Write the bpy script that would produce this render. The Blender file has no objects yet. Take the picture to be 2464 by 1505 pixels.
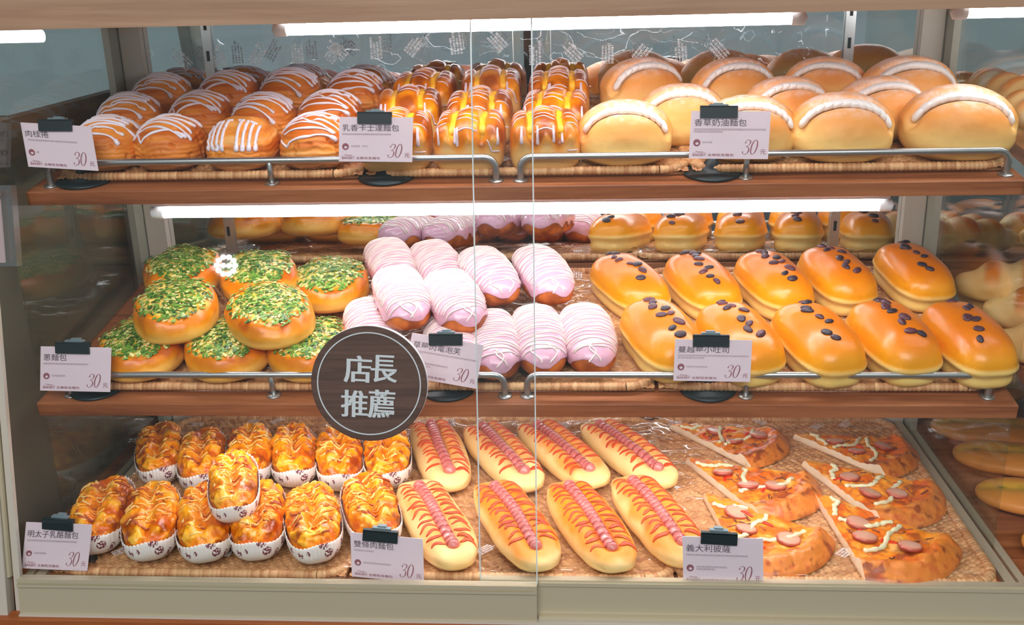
import bpy, math, random
import numpy as np
from mathutils import Vector, Matrix

# ------------------------------------------------------------------ camera, world, light
scene = bpy.context.scene
COL = scene.collection
Z0 = 1.45                                    # camera height above the shop floor
CAM = np.array([0.0828, 0.0, Z0])
R_ = np.array([0.99781776, 0.06133341, -0.02445254])
D_ = np.array([-0.00361168, -0.31908175, -0.94772031])
F_ = np.array([-0.06592928, 0.94574048, -0.31816392])
FPX = 2463.06
cam = bpy.data.cameras.new('camera'); cam_o = bpy.data.objects.new('camera', cam); COL.objects.link(cam_o)
cam.sensor_width = 36; cam.lens = FPX/2464*36; cam.clip_start = .02; cam.clip_end = 60
M = Matrix([[R_[i], -D_[i], -F_[i], CAM[i]] for i in range(3)]+[[0, 0, 0, 1]])
cam_o.matrix_world = M
scene.camera = cam_o

world = bpy.data.worlds.new('shop'); scene.world = world; world.use_nodes = True
bg = world.node_tree.nodes['Background']; bg.inputs[0].default_value = (.43, .51, .54, 1); bg.inputs[1].default_value = .40
scene.view_settings.view_transform = 'Standard'; scene.view_settings.look = 'None'
scene.view_settings.gamma = 1; scene.view_settings.exposure = 0.30
try: scene.view_settings.use_curve_mapping = False
except Exception: pass

def area(name, loc, target, size, energy, color):
    l = bpy.data.lights.new(name, 'AREA'); l.shape = 'RECTANGLE'; l.size, l.size_y = size; l.energy = energy; l.color = color
    o = bpy.data.objects.new(name, l); COL.objects.link(o); o.location = loc
    o.rotation_euler = (Vector(target)-Vector(loc)).to_track_quat('-Z', 'Y').to_euler(); return o
area('shop_ceiling_light', (0, -1.2, 2.9), (0, 1.1, 1.1), (2.4, 1.2), 52, (1, .95, .95))
TUBE = 21.0

# ------------------------------------------------------------------ pixels to points on real planes
TAU = 0.1503; CT = math.cos(math.atan(TAU)); ST = math.sin(math.atan(TAU))
NS = np.array([0, -ST, CT])                  # normal of the tilted shelves
P1 = np.array([0, 1.2096, -0.2474+Z0]); P2 = np.array([0, 1.1479, -0.5053+Z0]); P3 = np.array([0, 1.07, -0.7075+Z0])
UP = np.array([0, 0, 1.0])
G0 = np.array([0, 1.045, -.69+Z0]); GA = np.array([0, .12, .64]); GA = GA/np.linalg.norm(GA); GN = np.array([0, -GA[2], GA[1]])  # glass, outward normal
def ray(u): return F_+R_*((u[0]-1232)/FPX)+D_*((u[1]-752.5)/FPX)
def hit(u, P, n):
    d = ray(u); t = ((P-CAM)@n)/(d@n); return CAM+d*t
def on(shelf, u, h=0.0):
    P, n = {1: (P1, NS), 2: (P2, NS), 3: (P3, UP)}[shelf]
    return hit(u, P+n*h, n)
def hity(u, y): return hit(u, np.array([0, y, 0]), np.array([0, 1.0, 0]))

# ------------------------------------------------------------------ numpy noise and colour
def srgb(*c):
    c = np.array(c, float)/255
    return np.where(c < .04045, c/12.92, ((c+.055)/1.055)**2.4)
def _h(i, j, k, s):
    n = (i*374761393+j*668265263+k*2147483647+s*1274126177) & 0xffffffff
    n = ((n ^ (n >> 13))*1274126177) & 0xffffffff
    return ((n ^ (n >> 16)) & 0xffff)/65535.0
def vn(P, sc, seed=0):
    Q = np.asarray(P, float)*sc+1000.0
    I = np.floor(Q).astype(np.int64); f = Q-I; f = f*f*(3-2*f)
    i, j, k = I[..., 0], I[..., 1], I[..., 2]; x, y, z = f[..., 0], f[..., 1], f[..., 2]
    r = 0
    for a in (0, 1):
        for b in (0, 1):
            for c in (0, 1):
                r = r+_h(i+a, j+b, k+c, seed)*(x if a else 1-x)*(y if b else 1-y)*(z if c else 1-z)
    return r
def fbm(P, sc, seed=0, o=3):
    r = 0; w = .5; t = 0
    for k in range(o): r = r+w*vn(P, sc*2**k, seed+k*17); t += w; w *= .5
    return r/t
def ss(x, a, b):
    t = np.clip((x-a)/(b-a), 0, 1); return t*t*(3-2*t)
def mix(a, b, t):
    t = np.asarray(t)[..., None]; return a*(1-t)+b*t

# ------------------------------------------------------------------ mesh builder
class MB:
    def __init__(s): s.v = []; s.f = []; s.c = []; s.n = 0
    def add(s, v, f, c=(1, 1, 1)):
        v = np.asarray(v, float).reshape(-1, 3); c = np.asarray(c, float)
        if c.ndim == 1: c = np.tile(c, (len(v), 1))
        s.v.append(v); s.c.append(c); n = s.n
        s.f.extend([tuple(int(i)+n for i in q) for q in f]); s.n += len(v); return s
    def box(s, a, b, c=(1, 1, 1), fr=None):
        a, b = np.minimum(a, b), np.maximum(a, b)
        v = np.array([[x, y, z] for x in (a[0], b[0]) for y in (a[1], b[1]) for z in (a[2], b[2])], float)
        if fr is not None: v = fr[0]+v@fr[1]
        return s.add(v, [(0, 1, 3, 2), (4, 6, 7, 5), (0, 4, 5, 1), (2, 3, 7, 6), (0, 2, 6, 4), (1, 5, 7, 3)], c)
    def grid(s, P, c=(1, 1, 1), close=False):
        P = np.asarray(P, float); m, n = P.shape[:2]; f = []
        for i in range(m-1):
            for j in range(n if close else n-1):
                k = (j+1) % n; f.append((i*n+j, i*n+k, (i+1)*n+k, (i+1)*n+j))
        c = np.asarray(c, float)
        return s.add(P.reshape(-1, 3), f, c.reshape(-1, 3) if c.ndim == 3 else c)
    def tube(s, P, r, c=(1, 1, 1), n=8, N=None, flat=1.0, cap=True):
        P = np.asarray(P, float); m = len(P); r = np.broadcast_to(np.asarray(r, float), (m,))
        T = np.gradient(P, axis=0); T /= np.linalg.norm(T, axis=1)[:, None]+1e-12
        if N is None:
            ref = np.array([0, 0, 1.0]) if abs(T[:, 2]).mean() < .9 else np.array([1.0, 0, 0]); N = np.tile(ref, (m, 1))
        N = N-(N*T).sum(1)[:, None]*T; N /= np.linalg.norm(N, axis=1)[:, None]+1e-12
        B = np.cross(T, N); th = np.linspace(0, 2*math.pi, n, endpoint=False)
        ring = P[:, None]+r[:, None, None]*(np.cos(th)[None, :, None]*B[:, None]+flat*np.sin(th)[None, :, None]*N[:, None])
        if cap:
            ring = np.concatenate([np.repeat((P[0]-T[0]*r[0]*.5)[None, None], n, 1), ring, np.repeat((P[-1]+T[-1]*r[-1]*.5)[None, None], n, 1)])
            c = np.asarray(c, float)
            if c.ndim == 2: c = np.concatenate([c[:1], c, c[-1:]])
        c = np.asarray(c, float)
        if c.ndim == 2: c = np.repeat(c[:, None], n, 1)
        return s.grid(ring, c, close=True)
    def lathe(s, prof, c=(1, 1, 1), n=32, fr=None):
        th = np.linspace(0, 2*math.pi, n, endpoint=False); p = np.array(prof, float)
        v = np.stack([p[:, 0:1]*np.cos(th), p[:, 0:1]*np.sin(th), np.repeat(p[:, 1:2], n, 1)], -1)
        if fr is not None: v = fr[0]+v@fr[1]
        return s.grid(v, c, close=True)
    def mesh(s, name, mat, smooth=True):
        me = bpy.data.meshes.new(name); V = np.concatenate(s.v); me.from_pydata(V.tolist(), [], s.f)
        C = np.concatenate(s.c); C = np.concatenate([C, np.ones((len(C), 1))], 1)
        at = me.color_attributes.new('Col', 'FLOAT_COLOR', 'POINT'); at.data.foreach_set('color', C.ravel().astype(np.float32))
        me.materials.append(mat)
        if smooth: me.polygons.foreach_set('use_smooth', [True]*len(me.polygons))
        me.update(); return me
    def obj(s, name, mat, parent=None, smooth=False):
        return link(name, s.mesh(name, mat, smooth), parent)
def link(name, me, parent=None):
    o = bpy.data.objects.new(name, me); COL.objects.link(o)
    if parent is not None: o.parent = parent
    return o
def empty(name, loc=(0, 0, 0)):
    o = bpy.data.objects.new(name, None); COL.objects.link(o); o.location = loc; o.empty_display_size = .02; return o
def tag(o, label, cat, group=None, kind=None):
    if label: o['label'] = label
    if cat: o['category'] = cat
    if group: o['group'] = group
    if kind: o['kind'] = kind
    return o

# ------------------------------------------------------------------ materials
def new_mat(name):
    m = bpy.data.materials.new(name); m.use_nodes = True; nt = m.node_tree; return m, nt, nt.nodes['Principled BSDF']
def mat_col(name, rough=.5, bump=0, bscale=300, coat=0, spec=.5, sss=0, sat=1.0):
    m, nt, b = new_mat(name); a = nt.nodes.new('ShaderNodeVertexColor'); a.layer_name = 'Col'
    hs = nt.nodes.new('ShaderNodeHueSaturation'); hs.inputs['Saturation'].default_value = sat; hs.inputs['Value'].default_value = 1.0
    nt.links.new(a.outputs[0], hs.inputs['Color']); nt.links.new(hs.outputs[0], b.inputs['Base Color']); b.inputs['Roughness'].default_value = rough
    b.inputs['Specular IOR Level'].default_value = spec; b.inputs['Coat Weight'].default_value = coat; b.inputs['Coat Roughness'].default_value = .2
    if bump:
        tc = nt.nodes.new('ShaderNodeTexCoord'); n = nt.nodes.new('ShaderNodeTexNoise'); n.inputs['Scale'].default_value = bscale; n.inputs['Detail'].default_value = 4
        bp = nt.nodes.new('ShaderNodeBump'); bp.inputs['Strength'].default_value = bump; bp.inputs['Distance'].default_value = .001
        nt.links.new(tc.outputs['Object'], n.inputs['Vector']); nt.links.new(n.outputs[0], bp.inputs['Height']); nt.links.new(bp.outputs[0], b.inputs['Normal'])
    if sss:
        b.inputs['Subsurface Weight'].default_value = sss; b.inputs['Subsurface Radius'].default_value = (.006, .003, .0015); b.inputs['Subsurface Scale'].default_value = 1
    return m
def mat_plain(name, col, rough=.5, metal=0, spec=.5, coat=0):
    m, nt, b = new_mat(name); b.inputs['Base Color'].default_value = (*srgb(*col), 1); b.inputs['Roughness'].default_value = rough
    b.inputs['Metallic'].default_value = metal; b.inputs['Specular IOR Level'].default_value = spec; b.inputs['Coat Weight'].default_value = coat; return m
def mat_emit(name, col, s):
    m = bpy.data.materials.new(name); m.use_nodes = True; nt = m.node_tree; nt.nodes.clear()
    e = nt.nodes.new('ShaderNodeEmission'); e.inputs[0].default_value = (*col, 1); e.inputs[1].default_value = s
    o = nt.nodes.new('ShaderNodeOutputMaterial'); nt.links.new(e.outputs[0], o.inputs[0]); return m
def mat_wood(name, c1, c2, c3, scale=1.0, rough=.45):
    m, nt, b = new_mat(name); tc = nt.nodes.new('ShaderNodeTexCoord'); mp = nt.nodes.new('ShaderNodeMapping')
    mp.inputs['Scale'].default_value = (1.6*scale, 26*scale, 26*scale)
    n = nt.nodes.new('ShaderNodeTexNoise'); n.inputs['Scale'].default_value = 2.2; n.inputs['Detail'].default_value = 7; n.inputs['Roughness'].default_value = .62; n.inputs['Distortion'].default_value = .5
    mp2 = nt.nodes.new('ShaderNodeMapping'); mp2.inputs['Scale'].default_value = (3*scale, 160*scale, 160*scale)
    n2 = nt.nodes.new('ShaderNodeTexNoise'); n2.inputs['Scale'].default_value = 2; n2.inputs['Detail'].default_value = 3
    r = nt.nodes.new('ShaderNodeValToRGB'); e = r.color_ramp.elements
    e[0].position = .3; e[0].color = (*srgb(*c1), 1); e[1].position = .7; e[1].color = (*srgb(*c3), 1)
    k = e.new(.48); k.color = (*srgb(*c2), 1)
    mx = nt.nodes.new('ShaderNodeMix'); mx.data_type = 'RGBA'; mx.blend_type = 'MULTIPLY'; mx.inputs['Factor'].default_value = .35
    for a, z in ((mp, n), (mp2, n2)): nt.links.new(tc.outputs['Object'], a.inputs[0]); nt.links.new(a.outputs[0], z.inputs['Vector'])
    nt.links.new(n.outputs[0], r.inputs[0]); nt.links.new(r.outputs[0], mx.inputs[6]); nt.links.new(n2.outputs[0], mx.inputs[7])
    nt.links.new(mx.outputs[2], b.inputs['Base Color']); b.inputs['Roughness'].default_value = rough; return m
def mat_glass(name, tint=(1, 1, 1), f0=.04, rough=0.0, extra=0.0, bump=None):
    m = bpy.data.materials.new(name); m.use_nodes = True; nt = m.node_tree; nt.nodes.clear(); N = nt.nodes.new; L = nt.links.new
    g = N('ShaderNodeNewGeometry'); d = N('ShaderNodeVectorMath'); d.operation = 'DOT_PRODUCT'
    L(g.outputs['Incoming'], d.inputs[0]); L(g.outputs['Normal'], d.inputs[1])
    ab = N('ShaderNodeMath'); ab.operation = 'ABSOLUTE'; L(d.outputs['Value'], ab.inputs[0])
    su = N('ShaderNodeMath'); su.operation = 'SUBTRACT'; su.inputs[0].default_value = 1; L(ab.outputs[0], su.inputs[1])
    po = N('ShaderNodeMath'); po.operation = 'POWER'; po.inputs[1].default_value = 5; L(su.outputs[0], po.inputs[0])
    ma = N('ShaderNodeMath'); ma.operation = 'MULTIPLY_ADD'; ma.inputs[1].default_value = 1-f0; ma.inputs[2].default_value = f0+extra; L(po.outputs[0], ma.inputs[0])
    ma.use_clamp = True
    t = N('ShaderNodeBsdfTransparent'); t.inputs[0].default_value = (*tint, 1); gl = N('ShaderNodeBsdfGlossy'); gl.inputs['Roughness'].default_value = rough
    if bump:
        tc = N('ShaderNodeTexCoord'); n = N('ShaderNodeTexNoise'); n.inputs['Scale'].default_value = bump[0]; bp = N('ShaderNodeBump'); bp.inputs['Strength'].default_value = bump[1]; bp.inputs['Distance'].default_value = .003
        L(tc.outputs['Object'], n.inputs['Vector']); L(n.outputs[0], bp.inputs['Height']); L(bp.outputs[0], gl.inputs['Normal'])
    mx = N('ShaderNodeMixShader'); L(ma.outputs[0], mx.inputs[0]); L(t.outputs[0], mx.inputs[1]); L(gl.outputs[0], mx.inputs[2])
    o = N('ShaderNodeOutputMaterial'); L(mx.outputs[0], o.inputs[0]); return m

m_bread = mat_col('baked_crust', .5, .25, 260, sat=1.07)
m_shiny = mat_col('glazed_crust', .34, .25, 200, coat=.2, sat=1.11)
m_cream = mat_col('cream', .45, 0)
m_icing = mat_col('sugar_icing', .3, 0, coat=.3)
m_top = mat_col('topping', .45, .2, 400, coat=.15)
m_raisin = mat_col('dried_fruit', .35, .6, 900, coat=.2)
m_rattan = mat_col('woven_rattan', .5, .3, 500)
m_shelf = mat_wood('shelf_wood', (124, 66, 36), (166, 98, 56), (194, 124, 78))
m_fascia = mat_wood('fascia_wood', (160, 122, 96), (182, 145, 116), (200, 165, 136), .6)
m_base = mat_wood('base_wood', (160, 88, 40), (176, 98, 48), (196, 118, 62), .8)
m_sign = mat_wood('sign_wood', (78, 58, 50), (98, 74, 64), (116, 88, 76), 1.6, .6)
m_alu = mat_plain('brushed_aluminium', (196, 186, 158), .38, .25)
m_alud = mat_plain('dull_aluminium', (202, 196, 182), .5, .1)
m_steel = mat_plain('satin_steel', (190, 192, 190), .3, .9)
m_black = mat_plain('black_plastic', (18, 34, 38), .45)
m_card = mat_plain('card_paper', (232, 214, 222), .6)
m_white = mat_plain('white_paint', (235, 238, 240), .5)
m_ink = mat_plain('grey_ink', (95, 82, 90), .7)
m_red = mat_plain('plum_ink', (150, 88, 100), .7)
m_pale = mat_plain('pale_ink', (165, 140, 150), .7)
m_lamp = mat_emit('tube_glow', (1, .97, 1.0), TUBE)
m_added_glow = mat_emit('added_rear_glow', (1, .97, 1.0), 9)  # glow of the added rear fill tube
m_lamp3 = mat_emit('dim_tube_glow', (1, .98, 1.0), 3)
m_glass = mat_glass('door_glass', (.985, .995, .995), .03)
m_edge = mat_plain('glass_edge', (215, 225, 225), .3)
m_side = mat_glass('side_glass', (.92, .95, .93), .05)
m_film = mat_glass('clear_film', (.985, .985, .985), .025, .04, .0)
m_print = mat_plain('white_print', (235, 240, 242), .6)
m_mirror, _nt, _b = new_mat('mirror'); _b.inputs['Base Color'].default_value = (.84, .90, .91, 1); _b.inputs['Metallic'].default_value = 1; _b.inputs['Roughness'].default_value = .015
m_dark = mat_plain('dark_laminate', (112, 106, 88), .6)

# ------------------------------------------------------------------ text
_cache = {}
def text_data(s, bold=0.0):
    k = (s, bold)
    if k not in _cache:
        cu = bpy.data.curves.new('t', 'FONT'); cu.body = s; cu.size = 1; cu.offset = bold; cu.resolution_u = 3
        o = bpy.data.objects.new('t', cu); COL.objects.link(o)
        dg = bpy.context.evaluated_depsgraph_get(); me = bpy.data.meshes.new_from_object(o.evaluated_get(dg))
        V = np.array([v.co[:] for v in me.vertices]).reshape(-1, 3); Fc = [tuple(p.vertices) for p in me.polygons]
        bpy.data.objects.remove(o); bpy.data.curves.remove(cu); bpy.data.meshes.remove(me)
        mn = V.min(0) if len(V) else np.zeros(3); mxx = V.max(0) if len(V) else np.ones(3)
        _cache[k] = ((V-mn)/(mxx-mn+1e-9), Fc, (mxx-mn)[0]/max((mxx-mn)[1], 1e-6))
    return _cache[k]

# ------------------------------------------------------------------ dough bodies
def cubesphere(n):
    t = np.tan(np.linspace(-math.pi/4, math.pi/4, n+1)); A, B = np.meshgrid(t, t, indexing='ij'); O = np.ones_like(A)
    V = []; Fc = []; k = 0
    for ax in range(3):
        for sg in (1, -1):
            p = [None]*3; p[ax] = O*sg; p[(ax+1) % 3] = A; p[(ax+2) % 3] = B*sg
            V.append(np.stack(p, -1).reshape(-1, 3)); idx = np.arange((n+1)**2).reshape(n+1, n+1)+k; k += (n+1)**2
            q = np.stack([idx[:-1, :-1], idx[1:, :-1], idx[1:, 1:], idx[:-1, 1:]], -1).reshape(-1, 4); Fc.append(q)
    V = np.concatenate(V); V /= np.linalg.norm(V, axis=1)[:, None]; Fc = np.concatenate(Fc)
    key = np.round(V*1e5).astype(np.int64); _, ui, inv = np.unique(key, axis=0, return_index=True, return_inverse=True)
    inv = np.asarray(inv).ravel(); return V[ui], inv[Fc]
CS = {}
class Body:
    """superellipsoid dome a x b, top c, bottom cb (base at z=0), with displacement and colour functions"""
    def __init__(s, a, b, c, cb, p=2.3, q=2.2, qb=2.6, disp=None, col=None, n=38):
        s.a, s.b, s.c, s.cb, s.p, s.q, s.qb, s.disp, s.col, s.n = a, b, c, cb, p, q, qb, disp, col, n
    def F(s, P):
        x, y, z = P[..., 0], P[..., 1], P[..., 2]; xy = (np.abs(x/s.a)**s.p+np.abs(y/s.b)**s.p)
        q = np.where(z > 0, s.q, s.qb); c = np.where(z > 0, s.c, s.cb)
        return xy**(q/s.p)+np.abs(z/c)**q
    def nrm(s, P):
        e = 1e-5; g = np.stack([s.F(P+np.eye(3)[i]*e)-s.F(P-np.eye(3)[i]*e) for i in range(3)], -1)
        return g/(np.linalg.norm(g, axis=-1)[..., None]+1e-12)
    def cast(s, O, d):
        lo = np.zeros(d.shape[:-1]); hi = np.full(d.shape[:-1], .4)
        for _ in range(26):
            mid = (lo+hi)/2; ins = s.F(O+d*mid[..., None]) < 1; lo = np.where(ins, mid, lo); hi = np.where(ins, hi, mid)
        return O+d*lo[..., None]
    def fin(s, P, lift=0):
        N = s.nrm(P); d = s.disp(P, N) if s.disp else 0
        Q = P+N*(np.asarray(d)+lift)[..., None]; Q = Q.copy(); Q[..., 2] = np.maximum(Q[..., 2]+s.cb*.86, 0); return Q, N
    def cross(s, y, phi, lift=0, x0=0):
        """points on the skin in the plane y, at angles phi from straight up"""
        y = np.broadcast_to(np.asarray(y, float), np.shape(phi)); O = np.stack([np.full(np.shape(phi), x0), y, np.zeros(np.shape(phi))], -1)
        d = np.stack([np.sin(phi), np.zeros(np.shape(phi)), np.cos(phi)], -1); P = s.cast(O, d); return s.fin(P, lift)
    def above(s, x, y, lift=0):
        x = np.asarray(x, float); y = np.asarray(y, float)
        t = np.clip(1-(np.abs(x/s.a)**s.p+np.abs(y/s.b)**s.p)**(s.q/s.p), 0, 1); z = s.c*t**(1/s.q)
        return s.fin(np.stack([x, y, np.maximum(z, 1e-4)], -1), lift)
    def build(s, name, mat):
        if s.n not in CS: CS[s.n] = cubesphere(s.n)
        V, Fc = CS[s.n]; A = np.array([s.a, s.b, max(s.c, s.cb)]); dd = V*A; dd /= np.linalg.norm(dd, axis=1)[:, None]
        P = s.cast(np.zeros(3), dd); Q, N = s.fin(P); C = s.col(P, N, Q) if callable(s.col) else s.col
        m = MB(); m.add(Q, Fc, C); return m.mesh(name, mat)

rng = random.Random(7)
def mk_danish(seed, vertical=False):
    r = random.Random(seed); a, b, c, cb = .044, .050, .040, .022
    def disp(P, N):
        W = P.copy(); W[:, 2] = W[:, 2]*6+P[:, 0]**2*25; l = np.sin((P[:, 2]+P[:, 0]**2*4+.012*fbm(P, 45, seed))*1000)*fbm(P, 60, seed+6)
        return .0011*l*ss(1-np.abs(N[:, 2]), .05, .5)+.004*(fbm(P, 40, seed+3)-.5)-.003*ss(fbm(P*[1, 3, 1], 60, seed+9), .62, .75)
    def disp2(P, N):
        sh = P.shape; return disp(P.reshape(-1, 3), N.reshape(-1, 3)).reshape(sh[:-1])
    def col(P, N, Q):
        k = np.stack([P[:, 0]*12, P[:, 1]*12, (P[:, 2]+P[:, 0]**2*4)*130], -1); l = fbm(k, 1, seed)
        C = mix(srgb(206, 112, 58), srgb(243, 160, 86), ss(l, .32, .62)); C = mix(C, srgb(255, 198, 130), ss(l, .66, .8)*.7)
        C = mix(C, srgb(214, 158, 112), ss(Q[:, 2], .022, .008)*.85); return C
    B = Body(a, b, c, cb, 2.4, 2.1, 3, disp2, col, 44); parts = []
    m = MB(); n = 10
    if not vertical:
        for i in range(n):
            y0 = b*(.80-1.5*i/(n-1))+r.uniform(-.002, .002); ph = np.linspace(-1.2+r.uniform(0, .35), 1.2-r.uniform(0, .5), 26)
            slant = r.uniform(-.004, .012); y = y0-ph*slant+.0025*np.sin(ph*2+r.random()*6)
            P, N = B.cross(np.clip(y, -b*.93, b*.93), ph, .0009); w = np.full(26, .0017)*(1+.25*np.sin(ph*5+i)); w[-3:] *= 1.6
            m.tube(P, w, n=7, N=N, flat=.75)
            if i and r.random() < .8:
                t = np.linspace(0, 1, 6); yy = prev+(y[0]-prev)*t; Pq, Nq = B.cross(yy, np.full(6, ph[0]), .0009); m.tube(Pq, .0017, n=6, N=Nq, flat=.7)
            prev = y[0]
    else:
        for i in range(8):
            x0 = a*(-.75+1.45*i/7); ys = np.linspace(-b*.15, -b*.86, 16); t = np.linspace(0, 1, 20)
            th = np.linspace(.25, 1.32, 20); O = np.stack([np.full(20, x0*.8), np.zeros(20), np.zeros(20)], -1)
            d = np.stack([np.full(20, .12*np.sign(x0)), -np.sin(th), np.cos(th)], -1); d /= np.linalg.norm(d, axis=1)[:, None]
            P, N = B.fin(B.cast(O, d), .0009); w = np.full(20, .0021); w[-3:] *= 1.5; m.tube(P, w, n=7, N=N, flat=.75)
            if i % 2 == 0 and i < 7:
                x1 = a*(-.75+1.45*(i+1)/7); e = 0 if (i//2) % 2 else 0
                O = np.stack([np.linspace(x0, x1, 6)*.8, np.zeros(6), np.zeros(6)], -1); d = np.tile(np.array([0, -np.sin(.25), np.cos(.25)]), (6, 1)); P, N = B.fin(B.cast(O, d), .0009); m.tube(P, .002, n=6, N=N, flat=.7)
    parts.append(('icing', m.mesh('icing', m_icing_w), None))
    return B.build('danish_roll', m_bread), parts
m_icing_w = mat_plain('white_icing', (244, 236, 246), .3, coat=.3)

def mk_custard(seed):
    r = random.Random(seed); a, b, c, cb = .043, .043, .036, .030
    gx = .0185
    def disp(P, N):
        x, y, z = P[..., 0], P[..., 1], P[..., 2]; t = ss(z, .006, .022)
        g = np.exp(-((np.abs(x)-gx)/.0042)**2)
        d = -.007*g*t+.0035*np.exp(-(x/.009)**2)*t+.002*np.exp(-((np.abs(x)-.034)/.006)**2)*t
        cap = np.exp(-((z-.013)/.008)**2); d = d+cap*.003*(.4+np.cos(x*2*math.pi/.028+seed))*ss(np.abs(N[..., 1]), .3, .8)
        return d+.003*(fbm(P, 50, seed)-.5)*t+.0015*(fbm(P, 30, seed+5)-.5)
    def col(P, N, Q):
        x, z = P[:, 0], P[:, 2]; edge = .009+.007*np.cos(x*2*math.pi/.028+seed)+.004*(fbm(P, 80, seed)-.5)
        top = ss(z, edge-.002, edge+.006); n = fbm(P, 55, seed+2)
        C = mix(srgb(236, 186, 122), srgb(246, 205, 145), fbm(P, 35, seed+8)); C = mix(C, srgb(232, 150, 80), ss(z, edge-.014, edge)*.7)
        T = mix(srgb(158, 84, 48), srgb(222, 130, 60), ss(n, .35, .6)); T = mix(T, srgb(248, 172, 76), ss(n, .62, .78)*.8)
        C = mix(C, T, top); g = np.exp(-((np.abs(x)-gx)/.0035)**2)*ss(z, .012, .02); return mix(C, srgb(255, 190, 50), g)
    B = Body(a, b, c, cb, 5.5, 3.0, 5, disp, col, 44); parts = []
    for sx in (-1, 1):
        m = MB(); ys = np.linspace(-b*.9, b*.9, 22); P, N = B.above(sx*gx+.0016*np.sin(ys*130+seed+sx), ys, .0006)
        m.tube(P, .0050*(1+.15*np.sin(ys*300+seed)), srgb(255, 190, 45), n=9, N=N, flat=.6); parts.append(('custard_strip', m.mesh('custard_strip', m_top), None))
    m = MB()
    for x0, x1 in ((-.040, -.024), (-.0135, .0135), (.024, .040)):
        for i in range(7):
            if r.random() < .2: continue
            y = b*(-.90+1.75*i/6)+r.uniform(-.002, .002)+r.uniform(-.001, .001); x = np.linspace(x0+r.uniform(0, .002), x1-r.uniform(0, .002), 10); P, N = B.above(x, np.full(10, y)+.003*np.cos(x*100+i), .0003); m.tube(P, np.array([.0005]+[.0010]*8+[.0005]), n=6, N=N, flat=.5)
    for i in range(4):
        x0 = r.uniform(-.036, .036); th = np.linspace(.9, 1.32+.1*r.random(), 8); O = np.tile([x0, 0, 0], (8, 1)); d = np.stack([np.zeros(8), -np.sin(th), np.cos(th)], -1); P, N = B.fin(B.cast(O, d), .0004); w = np.linspace(.0013, .0022, 8); m.tube(P, w, n=7, N=N, flat=.6)
    parts.append(('icing', m.mesh('icing', m_glaze_w), None))
    return B.build('custard_bread', m_shiny), parts
m_glaze_w = mat_plain('thin_icing', (226, 206, 214), .3, coat=.4)

def mk_cream(seed):
    r = random.Random(seed); a, b, c, cb = .0585, .046, .046, .028; yk = -.021
    def S(P): return P[..., 1]-yk-.14*P[..., 2]
    def disp(P, N):
        s_ = S(P); t = ss(P[..., 2], .004, .016)
        return -.011*np.exp(-(s_/.0065)**2)*t+.002*(fbm(P, 28, seed)-.5)+.0012*(fbm(P, 90, seed+4)-.5)+.003*ss(s_, 0, .01)*t
    def col(P, N, Q):
        n = fbm(P, 30, seed); z = Q[:, 2]
        C = mix(srgb(250, 212, 140), srgb(240, 168, 98), ss(z+.012*(n-.5), .02, .052)); C = mix(C, srgb(226, 142, 80), ss(fbm(P, 25, seed+1), .5, .75)*ss(z, .03, .06)*.6)
        pw = (.35+.65*ss(fbm(P, 190, seed+2), .40, .62))*ss(N[:, 2], .55, 1.0)*.62; C = mix(C, srgb(250, 238, 232), pw)
        return mix(C, srgb(252, 226, 180), np.exp(-(S(P)/.004)**2)*ss(P[:, 2], .01, .02)*.7)
    B = Body(a, b, c, cb, 2.3, 2.15, 2.6, disp, col, 44)
    m = MB(); k = 12
    for i in range(k):
        ph = -1.12+2.24*i/(k-1); O = np.array([[0, yk, 0.0]]); d = np.array([[math.sin(ph), .14*math.cos(ph), math.cos(ph)]]); d /= np.linalg.norm(d)
        P, N = B.fin(B.cast(O, d), .0080); P = P[0]; u = np.linspace(0, math.pi, 9); v = np.linspace(0, 2*math.pi, 14, endpoint=False)
        U, Vv = np.meshgrid(u, v, indexing='ij'); tz = np.array([math.cos(ph), 0, -math.sin(ph)]); nn = d[0]; bb = np.cross(nn, tz)
        tw = 1.15; e1 = tz*math.cos(tw)+bb*math.sin(tw); e2 = -tz*math.sin(tw)+bb*math.cos(tw); sc = 1-.25*abs(ph)/1.2
        rr = 1+.10*np.cos(3*Vv+U*2)
        pts = P+sc*.0072*np.sin(U)[..., None]*rr[..., None]*(np.cos(Vv)[..., None]*e1*.92+np.sin(Vv)[..., None]*nn*.75)+sc*.0118*np.cos(U)[..., None]*e2
        m.grid(pts, srgb(252, 248, 244), close=True)
    return B.build('cream_bun', m_bread), [('whipped_cream', m.mesh('whipped_cream', m_cream), None)]

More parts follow.
